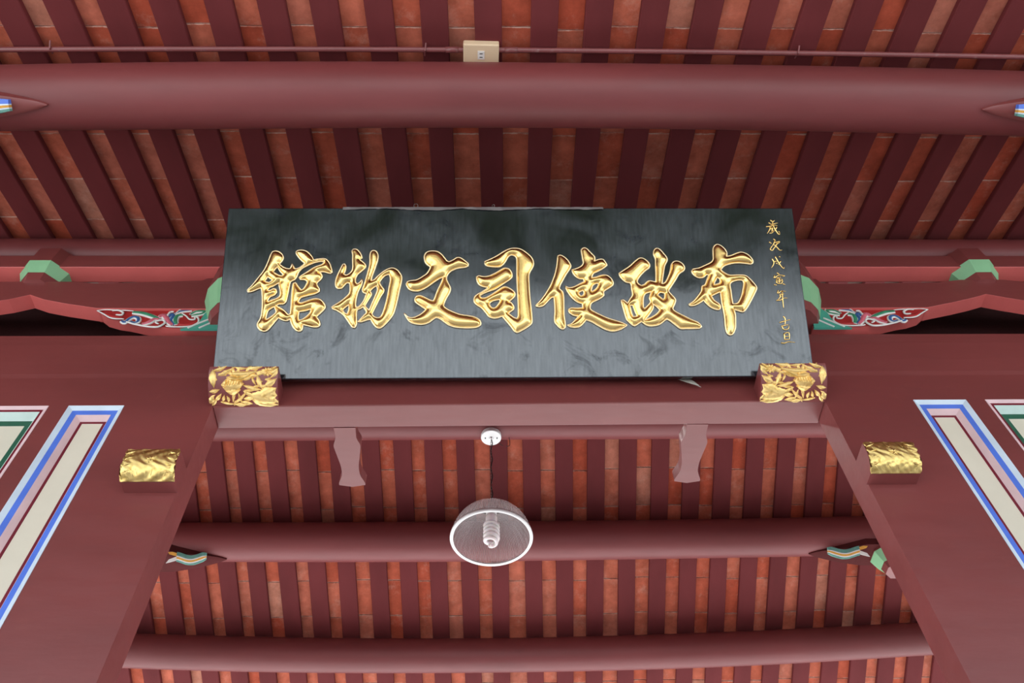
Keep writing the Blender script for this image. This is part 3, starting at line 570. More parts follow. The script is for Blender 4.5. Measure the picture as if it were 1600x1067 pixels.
# arched tie beams
def dense(pts, seg=5, sharp=()):
    return pts
def arch_beam(bottom, top, label, sgn):
    """bottom/top polylines left->right in xz; the beam is mirrored about its peak past the frame"""
    b = MB()
    poly = list(bottom) + list(reversed(top))
    b.prism_y(poly, 2.36, 2.445)
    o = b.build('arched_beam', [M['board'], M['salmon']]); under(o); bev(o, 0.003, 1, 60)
    return tag(o, label, 'beam', None)
pk = ARCH_L[2]
mirL = [(2 * pk[0] - x, z) for x, z in reversed(ARCH_L[3:])]; mirLt = [(-5.9, 5.50), (-2.78, 5.475), (-2.72, 5.49)]
botL = mirL + [(x, z) for x, z in ARCH_L[2:]]
botL[-1] = (-1.20, 5.2212)
topL = mirLt + ARCH_LT[1:] + [(-1.20, 5.535)]
botL = [(-5.9, 5.22)] + botL[1:]
arch_beam(botL, topL, 'maroon beam with pointed arch underside left of the signboard', -1)
pk = ARCH_R[5]
botR = [(1.47, 5.222)] + ARCH_R[1:6]
botR += [(2 * pk[0] - x, z) for x, z in reversed(ARCH_R[2:5])] + [(6.3, 5.222)]
topR = [(1.47, 5.53)] + ARCH_RT[:6] + [(2.85, 5.507), (3.0, 5.475), (6.3, 5.49)]
arch_beam(botR, topR, 'maroon beam with pointed arch underside right of the signboard', 1)

# flared octagonal bearing blocks with green slopes
def bearing(x, y, zb, h, rb, rt, ztop, label, seg=8):
    t = empty('bearing_block', (x, y, zb)); tag(t, label, 'bracket', 'green and maroon bearing blocks')
    def ring(r, z): return [(r * math.cos(2 * math.pi * (k + 0.5) / seg) / math.cos(math.pi / seg), r * math.sin(2 * math.pi * (k + 0.5) / seg) / math.cos(math.pi / seg), z) for k in range(seg)]
    b = MB(); v = ring(rb, 0) + ring(rt, h)
    b.add(v, [(k, (k + 1) % seg, seg + (k + 1) % seg, seg + k) for k in range(seg)])
    b.build('green_slope', M['green'], t, False)
    b = MB(); v = ring(rt, h) + ring(rt, ztop - zb)
    b.add(v, [(k, (k + 1) % seg, seg + (k + 1) % seg, seg + k) for k in range(seg)] + [tuple(range(seg, 2 * seg))])
    b.build('upper_block', M['board'], t, False)
    b = MB(); v = ring(rb - 0.001, 0.001) + ring(rb * 0.86, -0.05)
    b.add(v, [(k, (k + 1) % seg, seg + (k + 1) % seg, seg + k) for k in range(seg)] + [tuple(range(seg, 2 * seg)), tuple(reversed(range(seg)))])
    b.build('foot', M['board'], t, False)
bearing(-2.447, 2.43, 5.53, 0.075, 0.105, 0.137, 5.74, 'small green-edged octagonal block over the left arched beam, near the picture edge')
bearing(2.740, 2.43, 5.53, 0.08, 0.105, 0.140, 5.74, 'small green-edged octagonal block over the right arched beam, near the picture edge')
bearing(-1.265, 2.41, 5.13, 0.16, 0.17, 0.225, 5.50, 'larger green-edged block half hidden behind the left edge of the signboard', 16)
bearing(1.535, 2.41, 5.13, 0.16, 0.17, 0.225, 5.50, 'larger green-edged block half hidden behind the right edge of the signboard', 16)

# polychrome carved brackets under the arched beams
CM = {'w': 'white', 'p': 'pink', 'g': 'scrollgreen', 'b': 'deepblue', 'r': 'red'}
CN = {'w': 'white_scroll', 'p': 'pink_petal', 'g': 'green_leaf', 'b': 'blue_leaf', 'r': 'red_petal'}
def carved(mirror, label):
    tipx = TIP_R[0][0]; x0 = CARVE_L[0][0]
    fx = (lambda x: tipx - (x - x0) * 0.985) if mirror else (lambda x: x)
    t = empty('carved_bracket', (fx(-1.7), 2.375, 5.05)); ox, oy, oz = t.location
    tag(t, label, 'carving', 'painted scroll brackets')
    b = MB(); poly = [(fx(x) - ox, z - oz) for x, z in CARVE_L] + [(fx(CARVE_L[-1][0]) - ox, 5.235 - oz), (fx(CARVE_L[0][0]) - ox, 5.235 - oz)]
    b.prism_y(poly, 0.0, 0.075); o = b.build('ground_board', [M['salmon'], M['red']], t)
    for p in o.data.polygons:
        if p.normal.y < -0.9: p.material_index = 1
    for c, ps, w in CARVE_STROKES:
        cp = curve_pts(ps, 6); n = len(cp)
        k_ = 1.3 if c == 'w' else 1.9
        rr = [k_ * w * (0.55 + 0.45 * math.sin(math.pi * min(1, 0.12 + 0.80 * i / (n - 1)))) for i in range(n)]
        dep = 0.007 if c == 'w' else 0.0
        b2 = MB(); b2.tube([(fx(x) - ox, 0, z - oz) for x, z in cp], rr, 8, flat=(0, 1, 0))
        b = MB(); b.add([(x, y * 0.8 - dep, z) for x, y, z in b2.v], b2.f)
        b.build(CN[c], M[CM[c]], t, True)
        if c in 'gbp':
            b2 = MB(); b2.tube([(fx(x) - ox, 0, z - oz) for x, z in cp], [r_ + 0.0045 for r_ in rr], 8, flat=(0, 1, 0))
            b = MB(); b.add([(x, y * 0.45, z) for x, y, z in b2.v], b2.f)
            b.build('pale_edge', M['white'], t, True)
    b = MB(); b.prism_y([(fx(x) - ox, z - oz) for x, z in TEAL_L], -0.012, 0.0)
    b.build('lotus_base', M['teal'], t)
    b = MB()
    for q in ([(-1.505, 5.05), (-1.47, 5.085), (-1.42, 5.13)], [(-1.45, 5.05), (-1.42, 5.08), (-1.38, 5.12)]):
        b.tube([(fx(x) - ox, -0.012, z - oz) for x, z in curve_pts(q, 4)], 0.006, 6)
    b.build('white_vein', M['white'], t, True)
carved(False, 'white, pink and green carved scroll bracket left of the signboard')
carved(True, 'white, pink and green carved scroll bracket right of the signboard')

# ---------------------------------------------------------------- signboard
ex = Vector(PLQ_EX); eu = Vector(PLQ_UP); en = ex.cross(eu).normalized()
sign = empty('signboard')
sign.matrix_world = Matrix(((ex.x, eu.x, en.x, PLQ_BL[0]), (ex.y, eu.y, en.y, PLQ_BL[1]), (ex.z, eu.z, en.z, PLQ_BL[2]), (0, 0, 0, 1)))
tag(sign, 'large black lacquered signboard with gold calligraphy leaning forward over the doorway', 'signboard')
tl, tr = [(u / 1e4, v / 1e4) for u, v in PLQ_TOP]
b = MB(); th = 0.045
q = [(0, 0), (PLQ_W, 0), tr, tl]
b.add([(x, y, 0) for x, y in q] + [(x, y, -th) for x, y in q], [(0, 1, 2, 3), (7, 6, 5, 4), (0, 4, 5, 1), (1, 5, 6, 2), (2, 6, 7, 3), (3, 7, 4, 0)])
bo = b.build('board', M['lacquer'], sign); bev(bo, 0.004)

def densify(c, step, smooth=True):
    P = [np.array(p, float) / 1e4 for p in c]; L = len(P); out = []
    def corner(i):
        a = P[i] - P[i - 1]; d = P[(i + 1) % L] - P[i]
        na, nd = np.linalg.norm(a), np.linalg.norm(d)
        return np.dot(a, d) / (na * nd + 1e-12) < 0.35
    cor = [corner(i) for i in range(L)]
    for i in range(L):
        p1, p2 = P[i], P[(i + 1) % L]
        p0 = P[i - 1] if not cor[i] else p1 - (p2 - p1) * 0.5
        p3 = P[(i + 2) % L] if not cor[(i + 1) % L] else p2 + (p2 - p1) * 0.5
        n = max(1, int(np.linalg.norm(p2 - p1) / step))
        for k in range(n):
            t = k / n
            out.append(0.5 * ((2 * p1) + (-p0 + p2) * t + (2 * p0 - 5 * p1 + 4 * p2 - p3) * t * t + (-p0 + 3 * p1 - 3 * p2 + p3) * t ** 3))
    return np.array(out)

def inside(pts, loops):
    r = np.zeros(len(pts), bool)
    for lp in loops:
        a = lp; b_ = np.roll(lp, -1, 0)
        for (x1, y1), (x2, y2) in zip(a, b_):
            c = (y1 > pts[:, 1]) != (y2 > pts[:, 1])
            with np.errstate(divide='ignore', invalid='ignore'):
                xi = (x2 - x1) * (pts[:, 1] - y1) / (y2 - y1 + 1e-15) + x1
            r ^= c & (pts[:, 0] < xi)
    return r
def dist(pts, loops):
    d = np.full(len(pts), 1e9)
    for lp in loops:
        a = lp; e = np.roll(lp, -1, 0) - lp; L2 = (e ** 2).sum(1) + 1e-15
        for k in range(len(a)):
            w = pts - a[k]; t = np.clip((w @ e[k]) / L2[k], 0, 1)
            d = np.minimum(d, np.hypot(*(w - t[:, None] * e[k]).T))
    return d

CH = ['seventh', 'sixth', 'fifth', 'middle', 'third', 'second', 'first']
for gi, loops in enumerate(GLYPHS):
    lp = [densify(c, 0.007) for c in loops]
    allp = np.vstack(lp); lo = allp.min(0); hi = allp.max(0)
    step = 0.0052
    gx, gy = np.meshgrid(np.arange(lo[0], hi[0], step), np.arange(lo[1], hi[1], step))
    gx = gx + (np.arange(gx.shape[0]) % 2)[:, None] * step / 2
    gp = np.stack([gx.ravel(), gy.ravel()], 1)
    gp = gp[inside(gp, lp)]; dd = dist(gp, lp); gp = gp[dd > 0.0028]
    verts = [Vector(p) for p in allp] + [Vector(p) for p in gp]
    edges = []; k = 0
    for c in lp:
        n = len(c); edges += [(k + i, k + (i + 1) % n) for i in range(n)]; k += n
    vo, eo, fo, _, _, _ = geometry.delaunay_2d_cdt(verts, edges, [], 0, 1e-5)
    V = np.array([tuple(v) for v in vo]); T = [f for f in fo if len(f) == 3]
    cen = np.array([V[list(f)].mean(0) for f in T]); keep = inside(cen, lp)
    T = [f for f, kp in zip(T, keep) if kp]
    D = dist(V, lp)
    R_ = 0.034; u = np.clip(D / R_, 0, 1)
    hgt = 0.002 + 0.021 * np.sqrt(1 - (1 - u) ** 2) ** 1.15
    v3 = [(x, y, h) for (x, y), h in zip(V, hgt)]
    ch = empty('character'); ch.parent = sign; ch['label'] = 'large gilded character, ' + CH[gi] + ' from the right'
    ctr = (float((lo[0] + hi[0]) / 2), float((lo[1] + hi[1]) / 2), 0.0)
    ch.location = ctr
    v3 = [(x - ctr[0], y - ctr[1], h) for x, y, h in v3]
    face = mesh_obj('gilded_face', v3, T, M['gold'], ch, True)
    b = MB()
    for c in lp:
        pts = [(x - ctr[0], y - ctr[1], 0.0035) for x, y in c]; n = len(pts); seg = 6; v = []
        for i in range(n):
            p0 = np.array(pts[i - 1]); p2 = np.array(pts[(i + 1) % n]); tt = p2 - p0; tt /= (np.linalg.norm(tt) + 1e-12)
            nn = np.array([tt[1], -tt[0], 0])
            for s_ in range(seg):
                a_ = 2 * math.pi * s_ / seg
                v.append(tuple(np.array(pts[i]) + 0.0042 * (nn * math.cos(a_) + np.array([0, 0, 1]) * math.sin(a_))))
        b.add(v, [(i * seg + s_, i * seg + (s_ + 1) % seg, ((i + 1) % n) * seg + (s_ + 1) % seg, ((i + 1) % n) * seg + s_) for i in range(n) for s_ in range(seg)])
    b.build('rim', M['rim'], ch, True)

SN = ['first', 'second', 'third', 'fourth', 'fifth', 'sixth', 'last']
for si, strokes in enumerate(SMALL):
    b = MB()
    allp = np.array([p for s_ in strokes for p in s_]) / 1e4; c0_ = allp.mean(0)
    for st in strokes:
        cp = curve_pts([np.array(p) / 1e4 - c0_ for p in st], 4); n = len(cp)
        rr = [0.0031 * (0.55 + 0.45 * math.cos(math.pi * (i / max(1, n - 1) - 0.25))) + 0.0006 for i in range(n)]
        b.tube([(x, y, 0.0012) for x, y in cp], rr, 6, flat=(0, 0, 1))
    o = b.build('small_character', M['gold'], sign, True); o.location = (float(c0_[0]), float(c0_[1]), 0)
    o['label'] = 'small gold character, ' + SN[si] + ' in the date column'

# torn film along the top edge of the board
b = MB(); W_ = tr[0] - tl[0]; n = 90; v = []
for i in range(n + 1):
    u = 0.20 + 0.46 * i / n
    x = tl[0] + W_ * u; y = tl[1] + (tr[1] - tl[1]) * u
    dr = 0.004 + 0.012 * abs(math.sin(u * 23)) * (0.4 + 0.6 * math.sin(u * 9 + 1) ** 2) + random.uniform(0, 0.002)
    v += [(x, y + 0.003, 0.003 + random.uniform(0, 0.003)), (x, y - dr, 0.003 + 0.004 * abs(math.sin(u * 60)))]
b.add(v, [(2 * i, 2 * i + 2, 2 * i + 3, 2 * i + 1) for i in range(n)])
o = b.build('torn_film', enamel('torn_film_white', (0.16, 0.14, 0.14, 1), 0.4), sign)
sm = o.modifiers.new('thick', 'SOLIDIFY'); sm.thickness = 0.0008
o['label'] = 'ragged pale strip of torn film'
for x, r_ in ((tl[0] + W_ * 0.328, 0.010), (tl[0] + W_ * 0.465, 0.006)):
    b = MB(); b.tube([(x + r_ * math.cos(a_), tl[1] + 0.012 + r_ * math.sin(a_), 0.002) for a_ in np.linspace(-1.2, 4.0, 14)], 0.0012, 6)
    b.build('wire_loop', M['chain'], sign, True)

# ---------------------------------------------------------------- gilded bosses
def leaf(mb, x0, y0, x1, y1, w, surf, h=0.010, n=8, m=4):
    """lens-shaped leaf with a raised midrib laid on the carved face; surf(u,t)->(point, normal)"""
    v = []; d = Vector((x1 - x0, y1 - y0)); L = d.length
    if L < 1e-6: return
    d /= L; p = Vector((-d.y, d.x))
    for i in range(n + 1):
        s = i / n; hw = w * 0.5 * math.sin(math.pi * min(1, max(0.02, s)) ** 0.8) + 0.001
        for j in range(-m, m + 1):
            q = j / m; bend = 0.10 * L * math.sin(math.pi * s)
            uu = x0 + d.x * L * s + p.x * (hw * q + bend * 0.5); vv = y0 + d.y * L * s + p.y * (hw * q + bend * 0.5)
            P_, N_ = surf(uu, vv)
            rel = h * math.sqrt(max(0, 1 - q * q)) * (0.5 + 0.5 * math.sin(math.pi * s)) + h * 0.35 * max(0, 1 - abs(q) * 4) - 0.002
            rel += 0.0012 * math.sin(s * 26 + abs(q) * 7)
            v.append(P_ + N_ * rel)
    k = 2 * m + 1
    mb.add(v, [(i * k + j, i * k + j + 1, (i + 1) * k + j + 1, (i + 1) * k + j) for i in range(n) for j in range(2 * m)])

UP_LEAVES = [(100,530,300,495,55),(190,680,330,560,55),(330,700,380,580,50),(455,710,425,600,50),(300,700,560,745,34),(540,740,830,500,42),(80,640,180,700,120),(150,170,190,470,110),(165,185,400,110,55),
 (250,270,560,125,60),(420,230,1050,195,75),(480,380,1000,170,60),(720,345,960,255,40),(800,140,1080,120,55),(1240,240,1430,125,80),(1150,430,1375,320,85),(1000,270,1110,500,70),(900,290,985,430,38),
 (740,425,1110,500,55),(1020,640,1370,470,190),(860,600,1380,700,210),(740,650,960,620,60),(560,745,800,760,60),(1180,560,1380,600,150),(1000,720,1385,760,90),(700,700,900,740,60),(560,130,800,150,40),(350,200,520,170,40)]
UP_BODY = [(330,420,760,400,300),(420,300,700,330,120),(420,520,700,500,140)]
def boss_up(xl, xr, zb, flip, label):
    t = empty('gilded_boss', ((xl + xr) / 2, YW, zb)); tag(t, label, 'carving', 'gilded bosses carrying the signboard')
    w = xr - xl; H = 0.088; DEP = 0.145
    # side profile from wall foot to the front top, bulging
    prof = [(0.0, 0.0), (-0.035, 0.006), (-0.070, 0.020), (-0.100, 0.040), (-0.123, 0.062), (-0.138, 0.082), (-0.145, 0.100)]
    cp = curve_pts(prof, 4); L = len(cp)
    arc = [0.0]
    for a_, b_ in zip(cp, cp[1:]): arc.append(arc[-1] + float(np.linalg.norm(b_ - a_)))
    tot = arc[-1]
    def surf(u, v):
        # u,v in drawing units: u 75..1390 left->right, v 110 (top)..790 (foot)
        s = (790 - v) / 680 * tot; s = min(max(s, 0), tot - 1e-6)
        k = max(i for i in range(L) if arc[i] <= s); k = min(k, L - 2); f = (s - arc[k]) / (arc[k + 1] - arc[k])
        p_ = cp[k] * (1 - f) + cp[k + 1] * f; tg = cp[k + 1] - cp[k]; tg = tg / np.linalg.norm(tg)
        uu = min(1.0, max(0.0, (u - 75) / 1315))
        if flip: uu = 1 - uu
        return Vector((-w / 2 + w * uu, p_[0], p_[1])), Vector((0, -abs(tg[1]) , tg[0])).normalized()
    b = MB(); v = [(-w / 2, p_[0], p_[1]) for p_ in cp] + [(w / 2, p_[0], p_[1]) for p_ in cp] + [(-w / 2, 0, cp[-1][1]), (w / 2, 0, cp[-1][1])]
    f = [(i, i + 1, L + i + 1, L + i) for i in range(L - 1)]
    f += [(L - 1, 2 * L, 2 * L + 1, 2 * L - 1), tuple(range(L)) + (2 * L,), tuple(reversed(range(L, 2 * L))) + (2 * L + 1,)]
    f = f[:-1] + [tuple([2 * L + 1] + list(reversed(range(L, 2 * L))))]
    b.add(v, f); b.build('block', M['board'], t)
    b = MB()
    for a_ in UP_LEAVES: leaf(b, *a_[:4], a_[4] * 1.45, surf)
    for k in range(9):
        th_ = 2 * math.pi * k / 9; leaf(b, 1190 + 20 * math.cos(th_), 205 + 14 * math.sin(th_), 1190 + 120 * math.cos(th_), 205 + 85 * math.sin(th_), 60, surf, 0.009, 5, 3)
    rl = random.Random(5)
    for k in range(46):
        cx_, cy_ = rl.uniform(110, 1340), rl.uniform(130, 770)
        if 320 < cx_ < 780 and 300 < cy_ < 560: continue
        an = math.atan2(cy_ - 420, cx_ - 560) + rl.uniform(-.5, .5); ln = rl.uniform(120, 230)
        leaf(b, cx_ - ln / 2 * math.cos(an), max(112, cy_ - ln / 2 * math.sin(an)), cx_ + ln / 2 * math.cos(an), min(788, cy_ + ln / 2 * math.sin(an)), rl.uniform(50, 80), surf, 0.006, 6, 3)
    b.build('gilt_leaves', M['gilt'], t, True)
    b = MB()
    for a_ in UP_BODY: leaf(b, *a_, surf, 0.016, 12, 6)
    for k in range(7): leaf(b, 380 + k * 50, 470 - k * 8, 430 + k * 50, 340 + k * 4, 40, surf, 0.019, 6, 3)
    b.build('gilt_body', M['gilt'], t, True)
boss_up(-1.250, -0.945, 4.488, False, 'gilded leaf-carved boss under the left end of the signboard')
boss_up(1.222, 1.524, 4.500, True, 'gilded leaf-carved boss under the right end of the signboard')

def boss_low(xl, xr, zb, label, seed):
    t = empty('gilded_boss', ((xl + xr) / 2, YW, zb)); tag(t, label, 'carving', 'gilded bosses on the door posts')
    w = xr - xl
    prof = [(-0.062, 0.0), (-0.090, 0.018), (-0.106, 0.040), (-0.113, 0.066), (-0.116, 0.095), (-0.114, 0.125)]
    cp = curve_pts(prof, 6); L = len(cp)
    b = MB(); v = [(-w / 2, p_[0] + 0.004, p_[1]) for p_ in cp] + [(w / 2, p_[0] + 0.004, p_[1]) for p_ in cp] + [(-w / 2, 0, cp[-1][1]), (w / 2, 0, cp[-1][1]), (-w / 2, 0, 0), (w / 2, 0, 0)]
    f = [(i, i + 1, L + i + 1, L + i) for i in range(L - 1)] + [(L - 1, 2 * L, 2 * L + 1, 2 * L - 1), tuple(list(range(L)) + [2 * L, 2 * L + 2]), tuple([2 * L + 3, 2 * L + 1] + list(reversed(range(L, 2 * L)))), (0, L, 2 * L + 3, 2 * L + 2)]
    b.add(v, f); b.build('block', M['board'], t)
    rnd = random.Random(seed)
    arcn = L - 1
    def surf(u, v):
        s = min(max(v, 0), 0.9999) * arcn; k = int(s); fr = s - k
        p_ = cp[k] * (1 - fr) + cp[k + 1] * fr; tg = cp[k + 1] - cp[k]; tg = tg / np.linalg.norm(tg)
        return Vector((-w / 2 + w * min(1.01, max(-0.01, u)), p_[0], p_[1])), Vector((0, -abs(tg[1]), tg[0])).normalized()
    # continuous gilded skin with shallow relief and ragged edge
    nu, nv = 60, 44; v = []
    for j in range(nv + 1):
        for i in range(nu + 1):
            u = i / nu; q_ = j / nv
            rag = 0.02 * math.sin(q_ * 31 + seed) * (1 if i == 0 else -1 if i == nu else 0)
            ragv = 0.02 * math.sin(u * 40 + seed) * (-1 if j == nv else 0)
            P_, N_ = surf(u + rag, q_ + ragv)
            e = 0.0016 * math.sin((u * 7 + math.sin(q_ * 7 + seed) * 1.3) * 3.1) * math.cos(q_ * 9 + u * 3) + 0.0004 * math.sin(u * 50 + q_ * 30)
            v.append(P_ + N_ * (0.004 + e))
    b = MB(); b.add(v, [(j * (nu + 1) + i, j * (nu + 1) + i + 1, (j + 1) * (nu + 1) + i + 1, (j + 1) * (nu + 1) + i) for j in range(nv) for i in range(nu)])
    o = b.build('gilt_skin', M['oldgilt'], t, True)
    sm = o.modifiers.new('thick', 'SOLIDIFY'); sm.thickness = 0.003; sm.offset = -1
    b = MB()
    for k in range(13):
        u = 0.06 + 0.88 * k / 12; a_ = (k - 6) * 0.035
        leaf(b, u, 0.04, u + a_ + rnd.uniform(-.05, .05), 0.40 + 0.12 * math.sin(k * 2.1), 0.09, surf, 0.0055, 8, 3)
    for k in range(9):
        u = 0.08 + 0.84 * k / 8
        leaf(b, u, 0.97, u + rnd.uniform(-.1, .1), 0.72 + rnd.uniform(-.05, .05), 0.12, surf, 0.0055, 8, 3)
    for k in range(7):
        th_ = 2 * math.pi * k / 7; leaf(b, 0.52, 0.62, 0.52 + 0.11 * math.cos(th_), 0.62 + 0.13 * math.sin(th_), 0.07, surf, 0.008, 5, 3)
    for s_ in (0, 1):
        for k in range(4):
            q_ = 0.2 + 0.2 * k; leaf(b, 0.02 if s_ == 0 else 0.98, q_, 0.2 if s_ == 0 else 0.8, q_ + 0.1, 0.09, surf, 0.008, 7, 3)
    b.build('gilt_leaves', M['oldgilt'], t, True)
boss_low(-1.440, -1.233, 3.957, 'gold carved boss on the left door post', 3)
boss_low(1.519, 1.723, 3.975, 'gold carved boss on the right door post', 8)

# ---------------------------------------------------------------- vase-shaped pivot brackets behind the lintel
def pivot(x, z, label):
    out = [(-0.050, 0.0), (-0.048, 0.060), (-0.060, 0.100), (-0.061, 0.125), (-0.050, 0.190), (-0.042, 0.245), (-0.044, 0.300), (-0.062, 0.350), (-0.062, 0.366)]
    L_ = curve_pts(out, 4)
    pl = [tuple(p) for p in L_]; poly = pl + [(0, 0.378)] + [(-x_, y_) for x_, y_ in reversed(pl)]
    b = MB(); n = len(poly)
    v = [(x_, y_, 0) for x_, y_ in poly] + [(x_, y_, 0.06) for x_, y_ in poly]
    tris = geometry.tessellate_polygon([[Vector((x_, y_, 0)) for x_, y_ in poly]])
    b.add(v, [(i, (i + 1) % n, n + (i + 1) % n, n + i) for i in range(n)] + [tuple(t_) for t_ in tris] + [tuple(n + i for i in reversed(t_)) for t_ in tris])
    o = b.build('pivot_bracket', M['board']); o.location = (x, YW + 0.135, z)
    return tag(o, label, 'bracket', 'door pivot brackets behind the lintel')
pivot(-0.668, 4.492, 'vase-shaped maroon bracket behind the lintel, left of the lamp')
pivot(0.960, 4.503, 'vase-shaped maroon bracket behind the lintel, right of the lamp')

# ---------------------------------------------------------------- pointed saddles under the purlins, with painted ribbons
def saddle(pu, tipx, sgn, L, label, rib, wmax=0.10, thick=0.05):
    y, z, r = pu
    t = empty('purlin_saddle', (tipx, y, z - r)); tag(t, label, 'bracket', 'pointed saddles under the round beams')
    b = MB(); n = 22; m = 10; top = []; v = []
    for i in range(n + 1):
        s = i / n; w = wmax * min(1.0, (s * 1.7)) ** 0.75 + 0.003
        hang = thick * min(1, 0.25 + s * 2.2)
        for j in range(m + 1):
            a_ = -w + 2 * w * j / m; zz = r - math.sqrt(max(0, r * r - min(a_ * a_, r * r * 0.98)))
            v.append((sgn * L * s, a_, zz - 0.0 + 0.004))
        for j in range(m + 1):
            a_ = (w - 2 * w * j / m)
            v.append((sgn * L * s, a_ * 0.96, -hang * (1 - 0.35 * (a_ / w) ** 2)))
    k = 2 * (m + 1)
    f = [(i * k + j, i * k + (j + 1) % k, (i + 1) * k + (j + 1) % k, (i + 1) * k + j) for i in range(n) for j in range(k)] + [tuple(range(k)), tuple(n * k + j for j in reversed(range(k)))]
    b.add(v, f); b.build('saddle_block', M['saddle'] if thick > 0.08 or pu is P2 else M['board'], t)
    # ribbon: flattened S band with stripes along the near side of the block
    x0, x1, cols, yo, zo, el = rib
    ac = Vector((0, math.sin(el), -math.cos(el))); inn = Vector((0, math.cos(el), math.sin(el)))
    widths = [0.026, 0.008, 0.014, 0.008, 0.014]
    tot = sum(widths); off = -tot / 2
    amp = 0.014
    for wd, c in zip(widths, cols):
        b = MB(); v = []; N = 30
        for i in range(N + 1):
            s = i / N; xx = x0 + (x1 - x0) * s - tipx
            sc = 1.0 if s > 0.12 else 0.7 + 2.5 * s
            wv = amp * math.sin(s * 5.4 - 1.2)
            for a_, h_ in ((off, 0.0), (off + wd, 0.0), (off + wd, 0.02), (off, 0.02)):
                q_ = Vector((xx, yo, zo)) + ac * (a_ * sc + wv) + inn * (h_ - 0.006 * math.cos(a_ / tot * math.pi) * (h_ == 0))
                v.append(q_)
        b.add(v, [(i * 4 + j, i * 4 + (j + 1) % 4, (i + 1) * 4 + (j + 1) % 4, (i + 1) * 4 + j) for i in range(N) for j in range(4)] + [(0, 1, 2, 3), tuple(N * 4 + j for j in (3, 2, 1, 0))])
        b.build('ribbon_band', M[c], t)
        off += wd
    base = Vector((x1 - tipx, yo, zo)) + ac * (amp * math.sin(4.2))
    for sy, mt in ((-1, 'ochre'), (1, 'white')):
        b = MB(); p = [base - ac * 0.03 * (sy < 0) , base + ac * 0.03 * (sy > 0), base + Vector((sgn * 0.07, 0, 0)) + ac * (sy * 0.045), base + Vector((sgn * 0.05, 0, 0)) + ac * (sy * 0.020)]
        p = [base - ac * 0.002, base + ac * sy * 0.026, base + Vector((sgn * 0.075, 0, 0)) + ac * (sy * 0.045), base + Vector((sgn * 0.055, 0, 0)) + ac * (sy * 0.018)]
        b.add(p + [q_ + inn * 0.014 for q_ in p], [(0, 1, 2, 3), (7, 6, 5, 4), (0, 4, 5, 1), (1, 5, 6, 2), (2, 6, 7, 3), (3, 7, 4, 0)])
        b.build('ribbon_tail', M[mt], t)
TEALR = ('ribbon_teal', 'white', 'ochre', 'white', 'ribbon_teal'); BLUR = ('blue', 'paleblue', 'ochre', 'paleblue', 'ribbon_teal')
saddle(P1, -1.985, -1, 0.9, 'pointed maroon saddle with blue ribbon under the left end of the top beam', (-2.13, -2.75, BLUR, 0.0, -0.055, 1.25))
saddle(P1, 2.275, 1, 0.9, 'pointed maroon saddle with blue ribbon under the right end of the top beam', (2.415, 3.0, BLUR, 0.0, -0.055, 1.25))
saddle(P2, -1.955, -1, 0.7, 'pointed maroon saddle with teal ribbon left of the hanging lamp', (-2.08, -2.29, TEALR, -0.075, -0.055, 0.7), 0.12, 0.028)
saddle(P2, 2.395, 1, 0.7, 'pointed maroon saddle with teal ribbon right of the hanging lamp', (2.51, 2.745, TEALR, -0.075, -0.055, 0.7), 0.12, 0.028)
bearing(3.01, 4.90, 5.615, 0.085, 0.10, 0.145, 5.74, 'small green octagonal block beside the right door post, beyond the teal ribbon')
# ---------------------------------------------------------------- conduit and outlet box
def cz(y): return Z0 + T0 * y
ct = empty('conduit', (0, 1.14, cz(1.14) - 0.016)); tag(ct, 'thin maroon electrical conduit running along the rafters above the top beam', 'pipe')
b = MB(); pts = [(x, 0.012 * (abs(x) / 2.2) ** 2 , 0.0) for x in np.linspace(-4, 4.2, 40)]
b.tube(pts, 0.0125, 12); b.build('pipe', M['pipe'], ct, True)
for x in (-2.02, -0.30, 1.45):
    b = MB(); b.tube([(x - 0.004, 0.03, 0.006), (x, 0.0, -0.0155), (x + 0.004, -0.03, 0.002)], 0.004, 6); b.build('clip', M['pipe'], ct)
for x in (-0.175, 0.10):
    b = MB(); b.tube([(x - 0.03, 0, 0), (x + 0.03, 0, 0)], 0.0145, 12); b.build('coupling', M['pipe'], ct, True)
ob = empty('outlet_box', (-0.040, 1.155, cz(1.155) - 0.03)); ob.rotation_euler = (math.atan(T0) - 0.08, 0, math.radians(1.0))
tag(ob, 'cream plastic electrical outlet box mounted on the conduit above the top beam', 'outlet')
b = MB(); b.box((-0.083, -0.052, -0.012), (0.083, 0.052, 0.03)); o = b.build('cover', M['box'], ob); bev(o, 0.006, 3)
b = MB(); b.box((-0.016, -0.021, -0.0145), (0.016, 0.021, -0.010)); o = b.build('socket', M['socket'], ob); bev(o, 0.0012)
for yy in (-0.0085, 0.0095):
    b = MB(); b.box((-0.007, yy - 0.0018, -0.0155), (0.007, yy + 0.0018, -0.0135)); b.build('slot', M['black'], ob)

# ---------------------------------------------------------------- pendant lamp
LX, LY = 0.004, 4.02
lz_c = 6.235 - 0.14                     # underside of ridge beam
lamp = empty('pendant_lamp', (LX, LY, lz_c)); tag(lamp, 'pendant lamp with clear ribbed dome shade hanging from a chain behind the lintel', 'lamp')
b = MB(); b.lathe([(0.0, -0.028), (0.069, -0.028), (0.073, -0.024), (0.073, 0.004), (0.0, 0.004)], 40); b.build('canopy', M['enamel'], lamp)
for sx in (-1, 1):
    b = MB(); b.box((sx * 0.042 - 0.004, -0.007, -0.0295), (sx * 0.042 + 0.004, 0.007, -0.0275)); b.build('slot', M['black'], lamp)
b = MB(); b.lathe([(0.0, -0.042), (0.008, -0.042), (0.010, -0.030), (0.018, -0.027), (0.0, -0.027)], 16); b.build('boss', M['chrome'], lamp, True)
RIMZ = 5.135 - lz_c; RR_ = 0.252
TOPZ = RIMZ + 0.262
